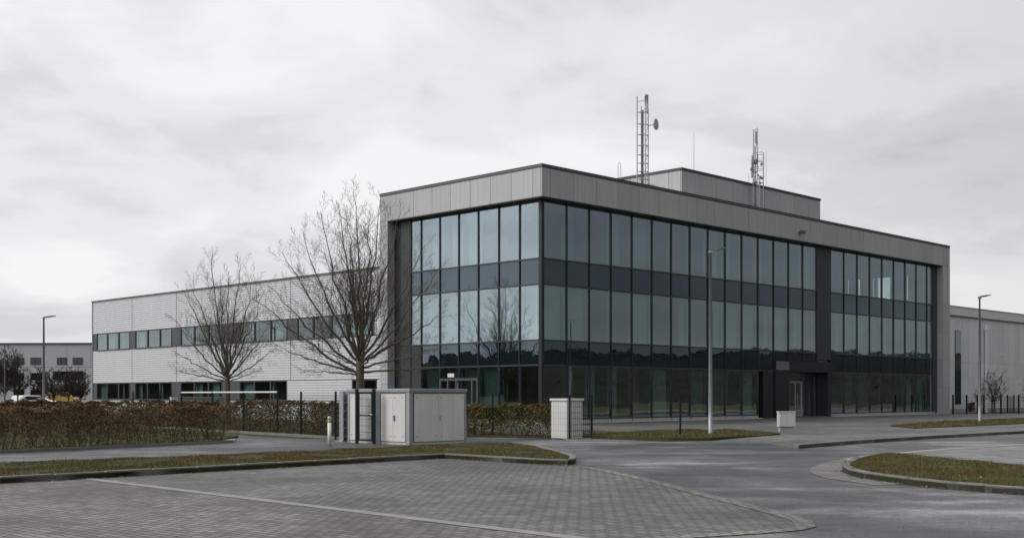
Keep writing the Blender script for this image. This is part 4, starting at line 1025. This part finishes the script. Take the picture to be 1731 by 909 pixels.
tree('bare_tree', (bx, Y2_, 0), (bx, Y2_, CH+(HY-636)/F*Y2_), .17, T2, 'smaller bare tree in front of the corrugated wing, behind the long hedge', 32, r1=.08)
def small_tree(px_, Y, ytop, wpx, label, seed, lim=2, group=None, n=14, dens=1.6, tr=.2):
    rr = random.Random(seed); X = (px_-CX)/F*Y; H_ = CH+(HY-ytop)/F*Y; wd = wpx/F*Y/2; T = []
    for k in range(n):
        a = k*2.4; f = rr.uniform(.15, 1) if k else 0; zt_ = H_*(1-.55*f*f)*rr.uniform(.88, 1); rad = wd*f**.6 if k else 0
        T.append((Vector((X+math.cos(a)*rad, Y+math.sin(a)*rad, zt_)), H_*(tr+.12*rr.random())))
    TW[0] = 4.5 if Y > 100 else 1.6
    o = tree('bare_tree', (X, Y, 0), (X, Y, H_*(tr+.16)), .05+.006*H_, T, label, seed, lim, group, dens=dens, r1=.04)
    TW[0] = 1.0; return o
small_tree(1681, 88, 624, 52, 'small bare tree in front of the pale hall, right of the lamp', 41, 3, 'bare trees by the hall', 16, .9)
small_tree(1656, 93, 650, 30, 'very small bare tree behind the right street lamp', 42, 2, 'bare trees by the hall', 10)
small_tree(1742, 90, 636, 44, 'bare tree cut off by the right edge of the photo', 43, 2, 'bare trees by the hall', 12)
small_tree(8, 118, 584, 80, 'tallest dark bare tree at the left edge, before the far building', 44, 3, 'bare trees before the far building', 22, .7)
small_tree(30, 125, 598, 50, 'bare tree second from the left edge, before the far building', 50, 3, 'bare trees before the far building', 18, .7)
small_tree(70, 122, 618, 46, 'bare tree behind the left street lamp', 45, 3, 'bare trees before the far building', 16, .8)
small_tree(91, 115, 622, 44, 'bare tree just right of the left street lamp', 46, 3, 'bare trees before the far building', 16, .8)
small_tree(116, 119, 616, 50, 'broad bare tree between the lamp and the corrugated wing', 47, 3, 'bare trees before the far building', 18, .9)
small_tree(136, 122, 622, 46, 'bare tree nearest to the corner of the corrugated wing', 48, 3, 'bare trees before the far building', 18, .9)
# hedges
def hedge(name, p, q, wd, h, n, matk, label, seed, leaf=.035, stems=5.0, z0=.05, low=.35, ragged=.16):
    rr = random.Random(seed); p, q = Vector(p), Vector(q); d = q-p; L = d.length; u = d/L; v = Vector((-u.y, u.x))
    Hh = empty(name, (*p, 0), 0, label, 'hedge')
    m = MB(); k = 0
    while k < n:
        t = rr.random(); s = rr.uniform(-.5, .5); zf = rr.random()**.8
        if rr.random() < .5: s = rr.choice((-1, 1))*(.5-abs(rr.gauss(0, .10)))
        if rr.random() < .25: zf = 1-abs(rr.gauss(0, .05))
        P3 = Vector((t*L*1.6, s*2, zf*h*1.6+seed)); nz = noise.noise(P3)
        dens = min(1, low + (1-low)*max(0, (zf-.12)/.45))
        if rr.random() > dens or (nz < -.22 and rr.random() < .7): continue
        top = h*(1+ragged*noise.noise(Vector((t*L*2.2, s, seed+9)))); bul = 1+.18*noise.noise(Vector((t*L*.9, seed, zf*2)))
        taper = .82+.18*math.sin(min(1, zf*1.3)*math.pi)
        xy = u*(t*L + rr.gauss(0, .02)) + v*(s*wd*bul*taper); z = z0+zf*(top-z0)
        if rr.random() < .03: z += rr.uniform(0, .10)
        leaves(m, Vector((xy.x, xy.y, z)), leaf*rr.uniform(.55, 1.25), rr); k += 1
    m.build('foliage', M[matk], Hh)
    m = MB()
    for _ in range(int(L*stems)):
        t = rr.random(); s = rr.uniform(-.38, .38); xy = u*(t*L)+v*(s*wd); P3 = Vector((xy.x, xy.y, 0)); pts = [P3]
        dd = Vector((rr.gauss(0, .25), rr.gauss(0, .25), 1)).normalized()
        nn = 5
        for i in range(nn):
            dd = (dd+Vector((rr.gauss(0, .2), rr.gauss(0, .2), .1))).normalized(); pts.append(pts[-1]+dd*(h*rr.uniform(.15, .21)))
        r0 = rr.uniform(.006, .016); m.tube(pts, [r0*(1-.6*i/nn) for i in range(nn+1)], 4, cap=False)
        for i in range(1, nn):
            for _k in range(2):
                e = pts[i]+Vector((rr.gauss(0, .12), rr.gauss(0, .12), rr.uniform(.05, .25)));
                if e.z < h*1.05: m.tube([pts[i], e], [.005, .003], 3, cap=False)
    m.build('stems', M['twig'], Hh); return Hh
h0 = HS + HD*2.2 + HN*.55; h1 = HB + HN*.5 + HD*.42
hedge('hedge', h0, h1, .85, 1.13, 78000, 'leaf_brown', 'long clipped brown hedge in the left foreground beside the road', 61, leaf=.024, stems=14, low=.08)
hedge('hedge', (-2.0, 43.1), (1.95, 41.0), .75, 1.12, 20000, 'leaf_olive', 'olive brown hedge between the cream cabinet and the white pillar', 62, leaf=.034, stems=14, low=.15)
hedge('hedge', (-26, 52.5), (-14.0, 56.5), 1.0, 1.18, 26000, 'leaf_brown', 'farther brown hedge at the left, behind the long front hedge', 63, leaf=.05, stems=4, low=.6)
hedge('hedge', (-11.6, 49.4), (-8.4, 45.6), .9, 1.22, 7500, 'leaf_brown', 'thin reddish brown hedge behind the mesh fence, half bare', 64, leaf=.04, stems=16, low=.16)
hedge('hedge', (-7.9, 45.0), (-5.4, 41.2), .8, 1.18, 8000, 'leaf_brown', 'low brown hedge behind the mesh fence near the galvanised post', 65, leaf=.038, stems=14, low=.25)
hedge('shrub', at(1638, 0, 96).xy, at(1646, 0, 96).xy, .7, .8, 900, 'leaf_brown', 'small brown shrub at the foot of the pale hall', 66, leaf=.06, stems=8)
# fence at right
fpx = [(1611, 84.5), (1634, 85.7), (1663, 86.8), (1692, 87.9), (1722, 89.0), (1752, 90.1), (1790, 91.5)]
fpp = [Vector(((a-CX)/F*b, b)) for a, b in fpx]
fe = empty('mesh_fence', (*fpp[0], 0), 0, 'dark mesh fence on the grass before the pale hall at the right', 'fence')
for q_ in fpp: m = MB(); post(m, q_-fpp[0], 1.5, .05); m.build('post', M['green'], fe)
for i in range(len(fpp)-1): m = MB(); wire(m, fpp[i]-fpp[0], fpp[i+1]-fpp[0], .05, 1.42, .12, .003); m.build('wire_mesh', M['green'], fe)
fpx = [(1652, 93), (1677, 94), (1703, 95), (1714, 99), (1750, 101)]
fpp = [Vector(((a-CX)/F*b, b)) for a, b in fpx]
fe = empty('mesh_fence', (*fpp[0], 0), 0, 'second mesh fence nearer to the wall of the pale hall', 'fence')
for q_ in fpp: m = MB(); post(m, q_-fpp[0], 1.5, .04); m.build('post', M['green'], fe)
for i in range(len(fpp)-1): m = MB(); wire(m, fpp[i]-fpp[0], fpp[i+1]-fpp[0], .05, 1.42, .12, .003); m.build('wire_mesh', M['green'], fe)
# parked vehicles before the far building
def car(px_, Y, rot, col, label, L=4.3, H_=1.45, van=False):
    C_ = empty('parked_van' if van else 'parked_car', ((px_-CX)/F*Y, Y, 0), rot, label, 'van' if van else 'car')
    if van: prof = [(-L/2, .35), (-L/2, H_), (L/2-1.3, H_), (L/2-.6, 1.25), (L/2, 1.0), (L/2, .35)]
    else: prof = [(-L/2, .35), (-L/2, .85), (-L/2+.3, .95), (-L/2+.8, H_-.05), (-L/2+1.4, H_), (L/2-1.9, H_-.03), (L/2-1.15, .95), (L/2-.1, .78), (L/2, .6), (L/2, .35)]
    m = MB(); n = len(prof); w_ = .86
    for s in (-1, 1):
        for x_, z_ in prof: m.v.append((x_, s*(w_ if z_ < 1 else w_-.12), z_))
    m.f.append(tuple(range(n))); m.f.append(tuple(range(2*n-1, n-1, -1))); m.m += [0, 0]
    for k in range(n): m.f.append((k, k+n, (k+1) % n+n, (k+1) % n)); m.m.append(0)
    m.build('body', col, C_, bevel=.05)
    for x_ in (-L/2+.8, L/2-.85):
        for s in (-1, 1): m = MB(); m.tube([(x_, s*.72, .32), (x_, s*.9, .32)], .32, 16); m.build('wheel', M['rubber'], C_)
    for s in (-1, 1):
        m = MB(); y_ = s*.80
        if not van: m.quad((-L/2+.75, y_+s*.035, .98), (L/2-1.3, y_+s*.035, .98), (L/2-1.85, y_-s*.02, 1.34), (-L/2+1.1, y_-s*.02, 1.34))
        else: m.quad((L/2-1.9, s*.775, 1.3), (L/2-.75, s*.775, 1.3), (L/2-1.3, s*.76, H_-.15), (L/2-1.9, s*.76, H_-.15))
        m.build('window', M['darkglass'], C_)
car(64, 128, R(8), M['white'], 'white parked car far off, seen over the hedge before the far building')
car(40, 130, R(95), M['white'], 'small white car farthest left, mostly hidden by bare trees')
car(108, 150, R(4), M['vanyellow'], 'yellow van far off behind the bare trees at the left', L=3.2, H_=1.85, van=True)

# ------------------------------------------------------------------ surroundings mirrored by the glass (outside the frame)
def wooded_bank(x0, x1, y0, y1, h, label, seed):
    rr = random.Random(seed); m = MB(); n = int((y1-y0)/1.5); prof = [(0, 0), (.12, .45), (.2, .8), (.35, 1.0), (.7, .97), (1, 0)]
    def hh(y_): return h*(.93+.13*noise.noise(Vector((y_*.045, seed, 0)))+.05*noise.noise(Vector((y_*.3, seed+3, 0))))
    for i in range(n+1):
        y_ = y0+(y1-y0)*i/n; H_ = hh(y_)
        for a, b in prof: m.v.append((x0+(x1-x0)*a, y_, b*H_*(1+.06*noise.noise(Vector((y_*.5, a*7, seed))))))
    k = len(prof)
    for i in range(n):
        for j in range(k-1): m.f.append((i*k+j, (i+1)*k+j, (i+1)*k+j+1, i*k+j+1)); m.m.append(0)
    struct('hills', m, M['bank'], smooth=True)
    m = MB()
    for _ in range(22000):
        y_ = rr.uniform(y0, y1); a = rr.uniform(.1, .7); H_ = hh(y_)
        b = 1.0 if a > .35 else .45+(a-.12)*2.4
        leaves(m, Vector((x0+(x1-x0)*a, y_, b*H_+rr.uniform(-.3, .45))), rr.uniform(.12, .3), rr)
    tag(m.build('brushwood', M['wood_far']), label, 'bushes', kind='stuff')
wooded_bank(118, 132, 0, 200, 8.1, 'dark brushwood on the low bank east of the site', 71)
wooded_bank(-118, -132, -20, 130, 7.8, 'dark brushwood on the low bank west of the site', 72)
